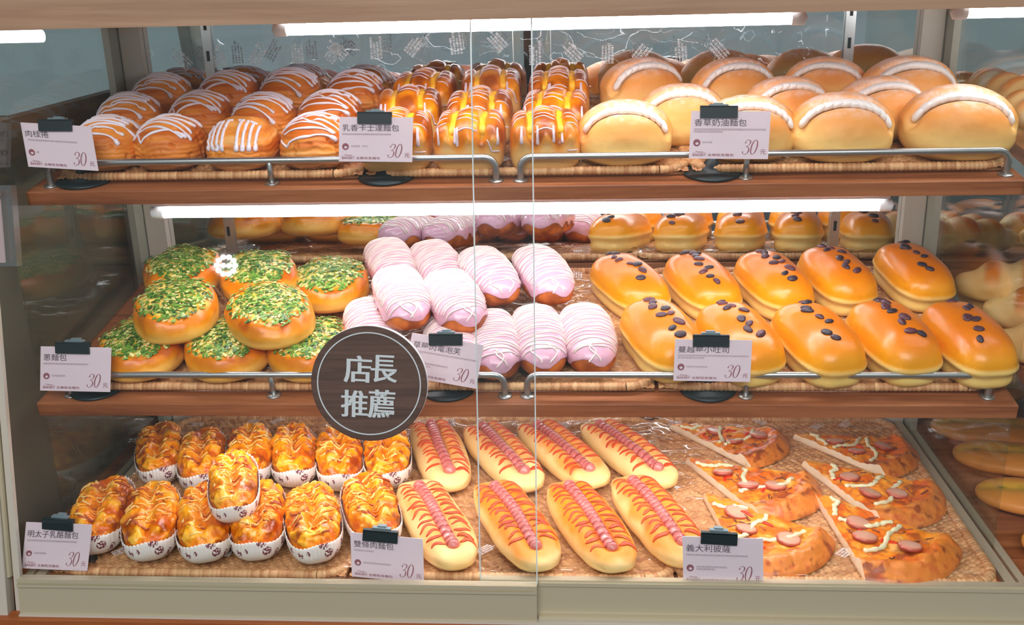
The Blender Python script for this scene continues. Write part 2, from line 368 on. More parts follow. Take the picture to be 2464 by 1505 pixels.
def mk_scallion(seed, long=1.0):
    r = random.Random(seed); a, b, c, cb = .055, .067*long, .031, .018
    def disp(P, N):
        x, y = P[..., 0]/a, P[..., 1]/b; e = np.sqrt(x*x+y*y); t = ss(P[..., 2], 0, .01)
        return .0035*np.exp(-((e-.86)/.12)**2)*t-.003*ss(e, .7, .4)*t+.006*(fbm(P, 38, seed)-.5)*t+.0025*np.sin(np.arctan2(P[..., 1], P[..., 0])*5+seed)*np.exp(-((e-.8)/.2)**2)*t
    def col(P, N, Q):
        x, y = P[:, 0]/a, P[:, 1]/b; e = np.sqrt(x*x+y*y)+.25*(fbm(P, 60, seed)-.5)
        C = mix(srgb(250, 200, 120), srgb(232, 132, 40), ss(Q[:, 2]+.015*(fbm(P, 50, seed+2)-.5), .012, .036)); C = mix(C, srgb(196, 84, 30), ss(fbm(P, 50, seed+4), .55, .72)*ss(Q[:, 2], .024, .036)*.7)
        g = ss(e, .86, .68)*(N[:, 2] > 0); C = mix(C, mix(srgb(252, 224, 140), srgb(190, 200, 96), ss(fbm(P, 110, seed+6), .45, .65)), g*.92); return C
    B = Body(a, b, c, cb, 2.25, 2.3, 2.6, disp, col, 40)
    m = MB()
    for i in range(620):
        th = r.uniform(0, 6.283); rad = r.random()**.55*.86; x, y = a*rad*math.cos(th), b*rad*math.sin(th)
        P, N = B.above(np.array([x]), np.array([y]), .0006+r.random()*.0022); P, N = P[0], N[0]; t = np.array([r.gauss(0, 1), r.gauss(0, 1), r.gauss(0, .35)]); t -= (t@N)*N; t /= np.linalg.norm(t); bt = np.cross(N, t)
        L = r.uniform(.0012, .0036); W = r.uniform(.0008, .0020); h = r.uniform(.0003, .001); g = r.random()
        cc = srgb(*(r.choice([(92, 144, 48), (118, 162, 60), (72, 118, 42), (146, 182, 84), (206, 214, 132), (244, 224, 150), (54, 92, 36), (104, 150, 56)])))
        v = [P+t*L*i1+bt*W*j1+N*(h*(1-abs(i1)*.6)+k1*.0006) for k1 in (0, 1) for (i1, j1) in ((-1, -1), (1, -1), (1, 1), (-1, 1))]
        m.add(v, [(4, 5, 6, 7), (0, 1, 5, 4), (1, 2, 6, 5), (2, 3, 7, 6), (3, 0, 4, 7)], cc)
    return B.build('scallion_bun', m_shiny), [('scallion_topping', m.mesh('scallion_topping', m_top, False), 'stuff')]

def mk_eclair(seed):
    r = random.Random(seed); a, b, c, cb = .0345, .074, .030, .024
    def disp(P, N): return .003*(fbm(P, 45, seed)-.5)+.001*(fbm(P, 160, seed+3)-.5)
    def col(P, N, Q): return mix(srgb(160, 84, 48), srgb(224, 134, 78), ss(fbm(P, 60, seed), .3, .7))
    B = Body(a, b, c, cb, 2.7, 2.3, 2.6, disp, col, 30)
    G = Body(a+.0016, b+.0012, c+.002, cb, 2.7, 2.3, 2.6, disp, None, 40); V, Fc = cubesphere(40) if 40 not in CS else CS[40]; CS[40] = (V, Fc)
    dd = V*np.array([a, b, c]); dd /= np.linalg.norm(dd, axis=1)[:, None]; P = G.cast(np.zeros(3), dd); Q, N = G.fin(P)
    an = np.arctan2(P[:, 1], P[:, 0]); lim = .0+.0045*np.sin(an*9+seed)+.006*(fbm(P, 55, seed+8)-.5)+.010*ss(-P[:, 1]/b, .6, 1.0)*.6-.003
    keep = Q[:, 2]-cb*.86 > lim; fk = keep[Fc].all(1); Q = Q.copy(); near = ss(Q[:, 2]-cb*.86-lim, .0015, 0); Q -= N*(near*.0022)[:, None]
    mg = MB(); mg.add(Q, Fc[fk], srgb(222, 172, 192))
    m = MB(); n = 26
    for i in range(n):
        y0 = b*(.86-1.66*i/(n-1))+r.uniform(-.001, .001); ph = np.linspace(-1.35+r.uniform(0, .2), 1.35-r.uniform(0, .25), 18); y = y0+ph*r.uniform(-.0015, .003)+.0015*np.sin(ph*2+r.random()*5)
        Pp, Nn = G.cross(np.clip(y, -b*.96, b*.93), ph, .0004); m.tube(Pp, .00115*(1+.3*np.sin(ph*6+i)), n=6, N=Nn, flat=.8)
    for i in range(2):
        th = np.linspace(.6, 1.35, 14); x = r.uniform(-.012, .012)+.006*np.sin(th*6+i*2); O = np.stack([x, np.full(14, -b*.55), np.zeros(14)], -1); d = np.stack([np.zeros(14), -np.sin(th), np.cos(th)], -1); Pp, Nn = G.fin(G.cast(O, d), .0005); m.tube(Pp, .0011, n=6, N=Nn, flat=.8)
    return B.build('strawberry_eclair', m_bread), [('pink_glaze', mg.mesh('pink_glaze', m_pink), None), ('white_drizzle', m.mesh('white_drizzle', m_drz), None)]
m_pink = mat_col('strawberry_glaze', .22, .15, 120, coat=.5)
m_drz = mat_plain('white_drizzle', (240, 222, 216), .35, coat=.2)

def mk_raisin(seed):
    r = random.Random(seed); a, b, c, cb = .0395, .073, .036, .030
    def disp(P, N):
        z = P[..., 2]; return .0022*np.exp(-((z+.001)/.004)**2)-.0025*np.exp(-((z+.010)/.006)**2)+.003*(fbm(P, 24, seed)-.5)+.001*(fbm(P, 80, seed+1)-.5)*ss(z, -.004, -.01)
    def col(P, N, Q):
        z = P[:, 2]; lim = -.001+.005*(fbm(P, 40, seed)-.5)
        S_ = mix(srgb(246, 208, 130), srgb(255, 226, 156), fbm(P, 45, seed+2)); T = mix(srgb(250, 176, 84), srgb(228, 134, 62), ss(z+.012*(fbm(P, 26, seed+5)-.5), .006, .032))
        return mix(S_, T, ss(z, lim, lim+.006))
    B = Body(a, b, c, cb, 3.0, 2.35, 4.5, disp, col, 38); parts = []
    n = r.randint(8, 11); protos = []
    y = b*.62; last = None
    for i in range(n):
        yy = b*(.80-1.42*i/(n-1))+r.uniform(-.006, .006); xx = r.uniform(-.011, .011); P, N = B.above(np.array([xx]), np.array([yy]), .0006)
        u = np.linspace(0, math.pi, 8); v = np.linspace(0, 2*math.pi, 12, endpoint=False); U, V = np.meshgrid(u, v, indexing='ij'); P, N = P[0], N[0]
        al = r.uniform(0, 3.14); t = np.array([math.cos(al), math.sin(al), 0]); t -= (t@N)*N; t /= np.linalg.norm(t); bt = np.cross(N, t); s_ = r.uniform(.0050, .0074)
        w = 1+.14*np.cos(V*3+i)*np.sin(U)+.07*np.cos(V*7+U*5)
        pts = P+s_*(np.cos(U)*1.15)[..., None]*t+s_*(np.sin(U)*w*np.cos(V)*.75)[..., None]*bt+s_*(np.sin(U)*w*np.sin(V)*.42)[..., None]*N
        m = MB(); m.grid(pts, mix(srgb(46, 34, 48), srgb(104, 52, 60), np.full(1, r.random()**2))[0], close=True); parts.append(('raisin', m.mesh('raisin', m_raisin), None))
    return B.build('raisin_bun', m_shiny), parts

def mk_cheese(seed):
    r = random.Random(seed); a, b, c, cb = .0315, .073, .030, .030
    def disp(P, N):
        x, y, z = P[..., 0], P[..., 1], P[..., 2]; t = ss(z, 0, .012)
        g = np.exp(-((x+.002*np.sin(y*60+seed))/.0075)**2)*ss(y, -b*.95, -b*.6)*ss(y, b*.9, b*.6)
        lump = ss(fbm(P, 85, seed), .35, .7)*.0048+.003*(fbm(P, 220, seed+4)-.5)
        return -.012*g*t+lump*t*ss(N[..., 2], .05, .45)
    def col(P, N, Q):
        n = fbm(P, 85, seed); n2 = fbm(P, 60, seed+7); z = P[:, 2]
        C = mix(srgb(214, 100, 24), srgb(246, 150, 36), ss(n, .3, .52)); C = mix(C, srgb(252, 196, 104), ss(n, .52, .72)); C = mix(C, srgb(150, 58, 30), ss(n2, .54, .66)*ss(np.abs(P[:, 0])/a, .2, .55)*.85)
        C = mix(C, srgb(240, 140, 40), ss(z, .008, -.004)); return C
    B = Body(a, b, c, cb, 2.5, 2.3, 2.3, disp, col, 46); parts = []
    m = MB()
    for i in range(95):
        x, y = r.uniform(-.8, .8)*a, r.uniform(-.86, .86)*b; al = r.gauss(0, .6); L = r.uniform(.006, .014); t = np.linspace(-.5, .5, 6)
        xs = x+t*L*math.cos(al)+.002*np.sin(t*5+i); ys = y+t*L*math.sin(al)
        if (np.abs(xs/a)**2+np.abs(ys/b)**2).max() > .86: continue
        P, N = B.above(xs, ys, .0008); m.tube(P, np.array([.0006, .0011, .0013, .0013, .0011, .0006]), srgb(*r.choice([(255, 196, 84), (252, 172, 44), (240, 140, 36), (255, 216, 130), (178, 82, 40)])), n=5, N=N)
    parts.append(('melted_cheese', m.mesh('melted_cheese', m_top), 'stuff'))
    m = MB(); nt_ = 150; th = np.linspace(0, 2*math.pi, nt_, endpoint=False); rows = []
    zf = np.linspace(0, 1, 10)
    for k, f in enumerate(zf):
        z0 = (.031*f); s_ = (max(1-max((cb*.86-z0)/cb, 0)**2.3, .02))**(1/2.3)*1.06+.035; e = 2.5; ct, st = np.cos(th), np.sin(th); rad = (np.abs(ct)**e+np.abs(st)**e)**(-1/e)
        H = .031+.007*np.abs(st)**4+.002*np.sin(th*3+seed); zz = H*f+(.0009*np.sign(np.sin(th*50)) if k == 9 else 0)
        pl = 1+.012*np.sin(th*50)*f
        rows.append(np.stack([a*s_*rad*ct*pl, b*(s_*.97+.02)*rad*st*pl, zz*np.ones(nt_)], -1))
    rows = np.array(rows); inner = rows[::-1]*np.array([.985, .99, 1])+np.array([0, 0, .0006]); bot = np.concatenate([np.zeros((1, nt_, 3)), rows, inner])
    m.grid(bot, (1, 1, 1), close=True); parts.append(('paper_cup', m.mesh('paper_cup', m_cup), None))
    return B.build('cheese_bread', m_shiny), parts
def _cup():
    m, nt, b = new_mat('printed_paper'); N = nt.nodes.new; L = nt.links.new; tc = N('ShaderNodeTexCoord')
    v = N('ShaderNodeTexVoronoi'); v.inputs['Scale'].default_value = 58; v.inputs['Randomness'].default_value = .75
    n = N('ShaderNodeTexNoise'); n.inputs['Scale'].default_value = 420; n.inputs['Detail'].default_value = 2
    a1 = N('ShaderNodeMath'); a1.operation = 'LESS_THAN'; a1.inputs[1].default_value = .34; a2 = N('ShaderNodeMath'); a2.operation = 'GREATER_THAN'; a2.inputs[1].default_value = .46
    mu = N('ShaderNodeMath'); mu.operation = 'MULTIPLY'; mx = N('ShaderNodeMix'); mx.data_type = 'RGBA'
    mx.inputs[6].default_value = (*srgb(246, 240, 232), 1); mx.inputs[7].default_value = (*srgb(128, 62, 74), 1)
    for q in (v, n): L(tc.outputs['Object'], q.inputs['Vector'])
    L(v.outputs['Distance'], a1.inputs[0]); L(n.outputs[0], a2.inputs[0]); L(a1.outputs[0], mu.inputs[0]); L(a2.outputs[0], mu.inputs[1]); L(mu.outputs[0], mx.inputs[0]); L(mx.outputs[2], b.inputs['Base Color']); b.inputs['Roughness'].default_value = .7; return m
m_cup = _cup()

def mk_sausage(seed, dark=.5):
    r = random.Random(seed); a, b, c, cb = .0385, .112, .023, .016
    def disp(P, N):
        x, y, z = P[..., 0], P[..., 1], P[..., 2]; t = ss(z, 0, .008); e = ss(np.abs(y)/b, .86, .70)
        return (-.011*np.exp(-(x/.0085)**2)*e+.003*np.exp(-((np.abs(x)-.021)/.008)**2))*t+.004*(fbm(P, 30, seed)-.5)
    def col(P, N, Q):
        n = fbm(P, 35, seed); C = mix(srgb(252, 224, 164), srgb(250, 206, 136), n); t = ss(Q[:, 2]+.016*(n-.5), .030-.014*dark, .040-.010*dark)*(.45+.55*dark); C = mix(C, srgb(240, 148, 62), t)
        return mix(C, srgb(214, 104, 44), ss(fbm(P, 26, seed+5), .58, .75)*t*.8)
    B = Body(a, b, c, cb, 2.7, 2.3, 2.6, disp, col, 42); parts = []
    m = MB(); ys = np.linspace(-b*.80, b*.80, 150); P, N = B.above(.0015*np.sin(ys*30+seed), ys, .0); P[:, 2] = np.interp(ys, ys, np.convolve(np.pad(P[:, 2], 8, 'edge'), np.ones(17)/17, 'valid'))+.0045
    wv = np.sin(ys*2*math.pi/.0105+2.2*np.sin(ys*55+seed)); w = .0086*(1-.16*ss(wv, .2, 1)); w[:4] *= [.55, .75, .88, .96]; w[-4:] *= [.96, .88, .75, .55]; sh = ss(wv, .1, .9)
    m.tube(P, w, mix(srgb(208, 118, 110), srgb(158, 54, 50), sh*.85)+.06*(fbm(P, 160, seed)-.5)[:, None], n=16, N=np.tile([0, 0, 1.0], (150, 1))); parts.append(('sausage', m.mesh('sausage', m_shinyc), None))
    m = MB(); n = 15
    for i in range(n):
        y0 = b*(-.78+1.56*i/(n-1))
        for sx in (-1, 1):
            x = np.linspace(.0095, .029+r.uniform(-.004, .003), 9)*sx; k = .4+.2*sx; yy = y0-np.abs(x)*k+.0022*np.sin(x*300+i*2)+r.uniform(-.002, .002)
            if ((np.abs(x)/a)**2.7+(np.abs(yy)/b)**2.7).max() > .93: continue
            P, N = B.above(x, yy, .0003)
            m.tube(P, np.array([.0016, .0026, .0034, .0036, .0032, .0034, .0030, .0024, .0012])*r.uniform(.65, 1.2), mix(srgb(224, 92, 22), srgb(200, 58, 16), np.full(9, r.random())*.6+.4*vn(P, 300, i)), n=8, N=N, flat=.28)
    parts.append(('ketchup', m.mesh('ketchup', m_top), None))
    return B.build('sausage_bread', m_bread), parts
m_shinyc = mat_col('sausage_skin', .28, .15, 300, coat=.4)

def mk_pizza(seed):
    r = random.Random(seed); R = .205; A = math.radians(22.5); nr, nf = 90, 56
    u = np.linspace(0, 1, nr); ph = np.linspace(-A, A, nf); U, PH = np.meshgrid(u, ph, indexing='ij')
    Re = R*(1.02-.08*(PH/A)**2+.008*np.cos(PH*9+seed)); X = U*Re*np.sin(PH); Y = -U*Re*np.cos(PH); P = np.stack([X, Y, 0*X], -1)
    H = .0115+.002*(fbm(P, 45, seed)-.5)*2+.0055*(fbm(P, 110, seed+3)-.5)+.0070*np.exp(-((U-.89)/.06)**2); H = H*np.sqrt(np.clip(1-((U-.88)/.12).clip(0, 1)**2, 0, 1))*.95+.0006; H *= ss(U, -.02, .03)
    P[..., 2] = H; n = fbm(P, 60, seed+1); n2 = fbm(P, 95, seed+2)
    C = mix(srgb(238, 116, 30), srgb(252, 162, 46), ss(n, .35, .6)); C = mix(C, srgb(255, 206, 124), ss(n, .62, .8)*.8); rim = ss(U+.10*(n-.5), .84, .90); C = mix(C, mix(srgb(222, 122, 44), srgb(242, 156, 72), n2), rim)
    C = mix(C, srgb(150, 68, 36), ss(n2, .56, .68)*ss(U, .6, .8)*.9); C = mix(C, srgb(200, 84, 40), ss(fbm(P, 140, seed+8), .58, .68)*.6)
    m = MB(); m.grid(P[:, ::-1], C[:, ::-1])
    for j in (0, nf-1):
        top = P[:, j]; ks = [0, .25, .5, .75, 1]; S_ = np.array([top*[1, 1, k] for k in ks]); nrm_ = np.array([math.cos(ph[j]), math.sin(ph[j]), 0])*(1 if j else -1)
        S_[1:4] += nrm_*(.0012*(fbm(S_[1:4], 160, seed)-.3))[..., None]; cc = mix(srgb(255, 240, 214), srgb(246, 214, 168), fbm(S_, 140, seed)); cc[-1] = cc[-1]*.6+srgb(240, 150, 60)*.4
        m.grid(S_ if j else S_[::-1], cc)
    bt = P*[1, 1, 0]; m.grid(bt, srgb(222, 160, 90)); body = m.mesh('pizza_slice', m_shinyc2); parts = []
    def top(x, y):
        q = np.stack([np.asarray(x, float), np.asarray(y, float), np.zeros(np.shape(x))], -1); uu = np.hypot(q[..., 0], q[..., 1])/R
        return .0115+.002*(fbm(q, 45, seed)-.5)*2+.0055*(fbm(q, 110, seed+3)-.5)+.0070*np.exp(-((uu-.89)/.06)**2)
    for (rr, aa) in ((.38+r.uniform(-.04, .05), r.uniform(-.3, .3)), (.58+r.uniform(-.04, .04), r.uniform(-.5, -.2)), (.75+r.uniform(-.05, .02), r.uniform(.1, .5))):
        f = rr*R; an = aa*A; x, y = f*math.sin(an), -f*math.cos(an); z = float(top(x, y)); m = MB(); rad = r.uniform(.0135, .0165); k = rad/.013
        rot = Matrix.Rotation(r.uniform(.1, .3), 3, Vector((r.uniform(-1, 1), 1, 0)).normalized()); Rm = np.array(rot)
        prof = [(0, .0040), (.010*k, .0044), (.0122*k, .0038), (.013*k, .0015), (.0125*k, -.001), (0, -.002)]
        th = np.linspace(0, 2*math.pi, 24, endpoint=False); pr = np.array(prof); v = np.stack([pr[:, :1]*np.cos(th)*1.08, pr[:, :1]*np.sin(th), np.repeat(pr[:, 1:2], 24, 1)], -1)
        c_ = np.repeat(np.array([srgb(244, 190, 158), srgb(240, 176, 146), srgb(206, 108, 82), srgb(160, 66, 50), srgb(160, 60, 48), srgb(160, 60, 48)])[:, None], 24, 1)
        m.grid(np.array([x, y, z])+v@Rm.T, c_, close=True); parts.append(('sausage_slice', m.mesh('sausage_slice', m_shinyc), None))
    for i in range(3):
        f = (.36+.17*i+r.uniform(-.05, .05))*R; an = r.uniform(-.6, .6)*A; t = np.linspace(-.5, .5, 8); al = r.uniform(0, 3.1); x = f*math.sin(an)+t*.02*math.cos(al); y = -f*math.cos(an)+t*.02*math.sin(al)+.003*np.cos(t*6)
        P_ = np.stack([x, y, top(x, y)+.0012], -1); m = MB(); m.tube(P_, .0024*np.array([.5, .9, 1, 1, 1, 1, .9, .5]), srgb(228, 52, 20), n=8, N=np.tile([0, 0, 1.], (8, 1)), flat=.6); parts.append(('tomato_piece', m.mesh('tomato_piece', m_shinyc), None))
    m = MB()
    for i, f in enumerate((.24, .50, .68)):
        t = np.linspace(-.8, .8, 22); rr = (f+(seed*7%5-2)*.018+(.06+.02*(seed%4))*t*(1 if (i+seed) % 2 else -1)+.020*np.sin(t*5+seed*1.7+i*2))*R; an = A*t*(.95); x, y = rr*np.sin(an), -rr*np.cos(an); P_ = np.stack([x, y, top(x, y)+.0018], -1)
        m.tube(P_, .0032*(1+.25*np.sin(t*23+i)), srgb(240, 238, 194), n=9, N=np.tile([0, 0, 1.], (22, 1)), flat=.75)
    parts.append(('mayonnaise', m.mesh('mayonnaise', m_cream), None))
    m = MB()
    for i in range(16):
        f = r.uniform(.35, .86)*R; an = r.uniform(-.85, .85)*A; t = np.linspace(-.5, .5, 6); al = r.uniform(0, 3.1); L = r.uniform(.007, .016); x = f*math.sin(an)+t*L*math.cos(al)+.001*np.sin(t*9); y = -f*math.cos(an)+t*L*math.sin(al)
        P_ = np.stack([x, y, top(x, y)+.0008], -1); m.tube(P_, .0011, srgb(*r.choice([(148, 78, 52), (180, 104, 62), (120, 64, 52)])), n=6, N=np.tile([0, 0, 1.], (6, 1)), flat=.6)
    parts.append(('onion_shreds', m.mesh('onion_shreds', m_top), 'stuff'))
    return body, parts
m_shinyc2 = mat_col('pizza_cheese', .4, .35, 260, coat=.2)

def mk_saltroll(seed):
    def disp(P, N):
        y = P[..., 1]; return .0035*np.cos(np.clip(y/.022, -4, 4)*math.pi+P[..., 0]*30)*ss(P[..., 2], -.005, .01)+.002*(fbm(P, 30, seed)-.5)
    def col(P, N, Q):
        s_ = np.cos(P[:, 1]/.022*math.pi+P[:, 0]*30); return mix(srgb(250, 210, 150), srgb(224, 130, 66), ss(s_, -.2, .8)*ss(Q[:, 2], .02, .045))
    return Body(.035, .085, .032, .022, 1.9, 2.1, 2.6, disp, col, 30).build('salt_roll', m_bread), []
def mk_flatbread(seed):
    def disp(P, N): return .004*(fbm(P, 30, seed)-.5)-.003*np.exp(-(P[..., 0]/.012)**2)*ss(P[..., 2], 0, .01)
    def col(P, N, Q): return mix(srgb(232, 156, 88), mix(srgb(236, 190, 90), srgb(150, 140, 50), ss(fbm(P, 70, seed), .5, .7)), np.exp(-(P[:, 0]/.016)**2)*ss(P[:, 2], 0, .01))
    return Body(.046, .10, .018, .014, 2.4, 2.2, 2.6, disp, col, 30).build('filled_flatbread', m_bread), []

_pool = {}
def variant(kind, fn, k, *a):
    if (kind, k) not in _pool: _pool[(kind, k)] = fn(k*13+5, *a)
    return _pool[(kind, k)]
def place(name, var, M4, label, cat, group):
    me, parts = var; o = link(name, me); o.matrix_world = M4; tag(o, label, cat, group)
    for pn, pm, kd in parts:
        p = link(pn, pm, o)
        if kd: p['kind'] = kd
    return o
TRAY = .0095
def frame(shelf, u, half, yaw, scale=1.0, lift=0.0, pitch=0.0, roll=0.0, front=0.0):
    """thing whose middle (half above its base) shows at pixel u, standing lift above the tray of a shelf"""
    n = UP if shelf == 3 else NS; X = np.array([1.0, 0, 0]); Y = np.cross(n, X)
    P = on(shelf, u, TRAY+lift+half*scale)-n*half*scale
    P0 = {1: P1, 2: P2, 3: P3}[shelf]; yl = (P-P0)@Y
    if front and yl < front*scale+.028: P = P+Y*(front*scale+.028-yl)       # nothing may hang through the guard rail
    B = Matrix(np.stack([X, Y, n], 1).tolist())
    Rm = B@Matrix.Rotation(math.radians(yaw), 3, 'Z')@Matrix.Rotation(math.radians(pitch), 3, 'X')@Matrix.Rotation(math.radians(roll), 3, 'Y')
    return Matrix.Translation(Vector(P))@Rm.to_4x4()@Matrix.Scale(scale, 4)

def aim(shelf, u, v):
    a = on(shelf, (u[0]-v[0]/2, u[1]-v[1]/2), .03); b = on(shelf, (u[0]+v[0]/2, u[1]+v[1]/2), .03); d = b-a
    return math.degrees(math.atan2(d[0], -d[1]/(CT if shelf != 3 else 1)))
# danish rolls
G = 'icing-striped danish rolls on the top shelf'
rows = {'front': [((262, 345), 8, 0, 1), ((412, 343), 4, 0, 1), ((585, 345), -3, 0, 1), ((760, 340), 3, 0, 1)],
        'second': [((314, 285), 10, 0, 1), ((486, 278), 4, 0, .97), ((637, 285), 0, 0, 1), ((795, 280), 2, 0, 1)],
        'rear': [((392, 234), 6, 0, 1), ((552, 228), 0, 0, 1), ((700, 222), 0, 0, 1.02), ((855, 226), 4, 0, .98)]}
ordw = ['first', 'second', 'third', 'fourth', 'fifth', 'sixth', 'seventh']
endw = {0: 'leftmost'}
i = 0
for rn, L in rows.items():
    for j, (u, yw, lf, sc) in enumerate(L):
        v = variant('danish', mk_danish, 9, True) if (rn, j) == ('front', 2) else variant('danish', mk_danish, i % 4)
        lab = 'danish roll with upright icing squiggles facing front, top shelf' if (rn, j) == ('front', 2) else 'white-iced danish roll, %s from left in the %s row, top shelf' % (ordw[j], rn)
        place('danish_roll', v, frame(1, u, .026, yw, sc, lf, front=.047), lab, 'pastry', G); i += 1
# custard breads
G = 'custard breads in the middle of the top shelf'
i = 0
for rn, L in {'front': [((952, 335), 2), ((1130, 330), 0), ((1310, 330), 3)], 'second': [((985, 268), 4), ((1155, 272), 0), ((1335, 274), -3)], 'rear': [((1022, 222), -3), ((1182, 217), 2), ((1345, 220), 0)]}.items():
    for j, (u, yw) in enumerate(L):
        place('custard_bread', variant('custard', mk_custard, i % 4), frame(1, u, .033, yw, front=.042), 'square custard bread, %s from left in the %s row, top shelf' % (ordw[j], rn), 'bread', G); i += 1
# cream buns
G = 'cream-filled buns on the top shelf'
i = 0
for rn, L in {'front': [((1503, 322), 0, 1.0), ((1800, 308), 0, 1.0), ((2026, 308), -2, 1.05), ((2308, 297), -6, 1.13)],
              'second': [((1640, 275), 4, .98), ((1892, 258), 12, 1.0), ((2118, 260), 10, 1.02)],
              'rear': [((1545, 208), 24, 1.02), ((1765, 208), 14, 1.0), ((1985, 205), -8, .98), ((2185, 212), 4, 1.08)]}.items():
    for j, (u, yw, sc) in enumerate(L):
        place('cream_bun', variant('cream', mk_cream, i % 4), frame(1, u, .034, yw, sc, front=.042), 'sugar-dusted cream bun, %s from left in the %s row, top shelf' % (ordw[j], rn), 'bun', G); i += 1
# scallion buns
G = 'scallion buns on the middle shelf'
SC = [((345, 838), (-25, 90), 0, 0, 'scallion bun at the left end of the lower layer, middle shelf'), ((548, 840), (10, 100), 0, 0, 'scallion bun in the middle of the lower front layer'), ((745, 838), (50, 110), 0, 0, 'scallion bun of the lower layer beside the round sign'),
      ((424, 745), (-8, 130), .036, 1, 'big scallion bun piled on top at the left, round end forward'), ((650, 757), (100, 150), .036, 3, 'long split scallion bun piled on top in the middle'), ((795, 684), (10, 100), .012, 2, 'scallion bun with burnt edge, right behind the pile by the eclairs'),
      ((440, 655), (0, 60), .026, 3, 'shaded scallion bun at the back left of the pile'), ((625, 668), (20, 60), .028, 0, 'scallion bun at the back under the glass glare')]
for j, (u, yw, lf, k, lab) in enumerate(SC):
    place('scallion_bun', variant('scallion', mk_scallion, k if k != 3 or lf < .03 else 4, 1.0 if lf < .03 else 1.14), frame(2, u, .022, aim(2, u, yw), 1.0, lf, front=.058 if lf == 0 else .02), lab, 'bun', G)
# strawberry eclairs
G = 'pink strawberry eclairs on the middle shelf'
EC = [((893, 790), (25, 110), 0), ((1085, 835), (40, 130), 0), ((1185, 822), (30, 140), 0), ((1296, 812), (35, 150), 0), ((1414, 808), (42, 140), 0), ((966, 712), (60, 140), .038), ((1093, 720), (72, 125), .038), ((1175, 660), (85, 110), .026), ((1306, 657), (85, 110), .026), ((940, 635), (45, 90), .012), ((1052, 640), (60, 90), .012)]
EL = ['pink eclair of the lower layer just above the round sign', 'pink eclair behind the tilted price card', 'pink eclair right of the tilted price card, lower layer', 'pink eclair fourth in the lower layer, crossed by the glass edge', 'pink eclair at the right end of the lower layer, next to the raisin buns',
      'bright pink eclair piled at the left with its brown end showing', 'pink eclair piled above the tilted price card', 'pink eclair with dripping glaze, left of the two in the upper right pile', 'pink eclair at the right of the upper pile with squiggled drizzle', 'shaded pink eclair at the back left behind the pile', 'shaded pink eclair at the back, second from left']
for j, (u, yw, lf) in enumerate(EC):
    place('strawberry_eclair', variant('eclair', mk_eclair, j % 4), frame(2, u, .025, aim(2, u, yw), 1.0, lf, front=.066 if lf == 0 else .02), EL[j], 'eclair', G)
# raisin buns
G = 'raisin buns on the middle shelf'
for rn, L in {'front': [((1593, 808), (130, 155)), ((1778, 815), (140, 155)), ((1966, 818), (148, 155)), ((2148, 812), (150, 165)), ((2330, 820), (150, 160))], 'rear': [((1513, 682), (125, 105)), ((1688, 680), (122, 120)), ((1860, 678), (130, 120)), ((2013, 665), (130, 122)), ((2197, 657), (140, 132))]}.items():
    for j, (u, yw) in enumerate(L):
        place('raisin_bun', variant('raisin', mk_raisin, (j+(5 if rn == 'rear' else 0)) % 7), frame(2, u, .03, aim(2, u, yw), 1.06 if rn == 'front' else 1.02, front=.058), 'golden raisin-topped bun, %s from left in the %s row, middle shelf' % (ordw[j], rn), 'bun', G)
# cheese breads
G = 'cheese breads in paper cups on the bottom shelf'
CH = {'rear': [((386, 1090), (-10, 125), 0), ((488, 1104), (-20, 120), 0), ((602, 1094), (-5, 125), 0), ((708, 1094), (2, 130), 0), ((818, 1102), (5, 130), 0), ((932, 1098), (2, 130), 0)],
      'front': [((238, 1250), (-75, 170), 0), ((366, 1252), (-28, 190), 0), ((488, 1264), (-3, 190), 0), ((622, 1250), (-18, 185), 0), ((753, 1256), (25, 185), 0), ((892, 1228), (50, 150), 0)]}
i = 0
for rn, L in CH.items():
    for j, (u, yw, lf) in enumerate(L):
        place('cheese_bread', variant('cheese', mk_cheese, i % 5), frame(3, u, .026, aim(3, u, yw), 1.07 if rn == 'front' else 1.03, lf, front=.060 if j == 0 else .044), 'cheese bread in a printed paper cup, %s from left in the %s row' % (ordw[j], rn), 'bread', G); i += 1
place('cheese_bread', variant('cheese', mk_cheese, 3), frame(3, (563, 1168), .026, aim(3, (563, 1168), (-8, 160)), .95, .045, 3), 'cheese bread lying on top of the others, white paper cup in full view', 'bread', G)
# sausage breads
G = 'sausage breads striped with ketchup on the bottom shelf'
SB = {'rear': [((1058, 1088), (65, 160), .25), ((1208, 1092), (150, 160), .2), ((1352, 1087), (180, 150), .45), ((1508, 1086), (200, 150), .2)], 'front': [((1042, 1272), (140, 245), .3), ((1236, 1276), (165, 245), .9), ((1418, 1278), (165, 240), .9), ((1582, 1268), (190, 240), .7)]}
i = 0
for rn, L in SB.items():
    for j, (u, yw, dk) in enumerate(L):
        k = {.25: 0, .2: 0, .45: 1, .3: 2, .9: 3, .7: 4}[dk]; k = k if k != 3 else 3+(j % 2)*2
        place('sausage_bread', variant('sausage', mk_sausage, k, dk), frame(3, u, .018, aim(3, u, yw), 1.0, front=.074 if j < 3 or rn == 'rear' else .090), 'long sausage bread with ketchup stripes, %s from left in the %s row' % (ordw[j], rn), 'bread', G); i += 1
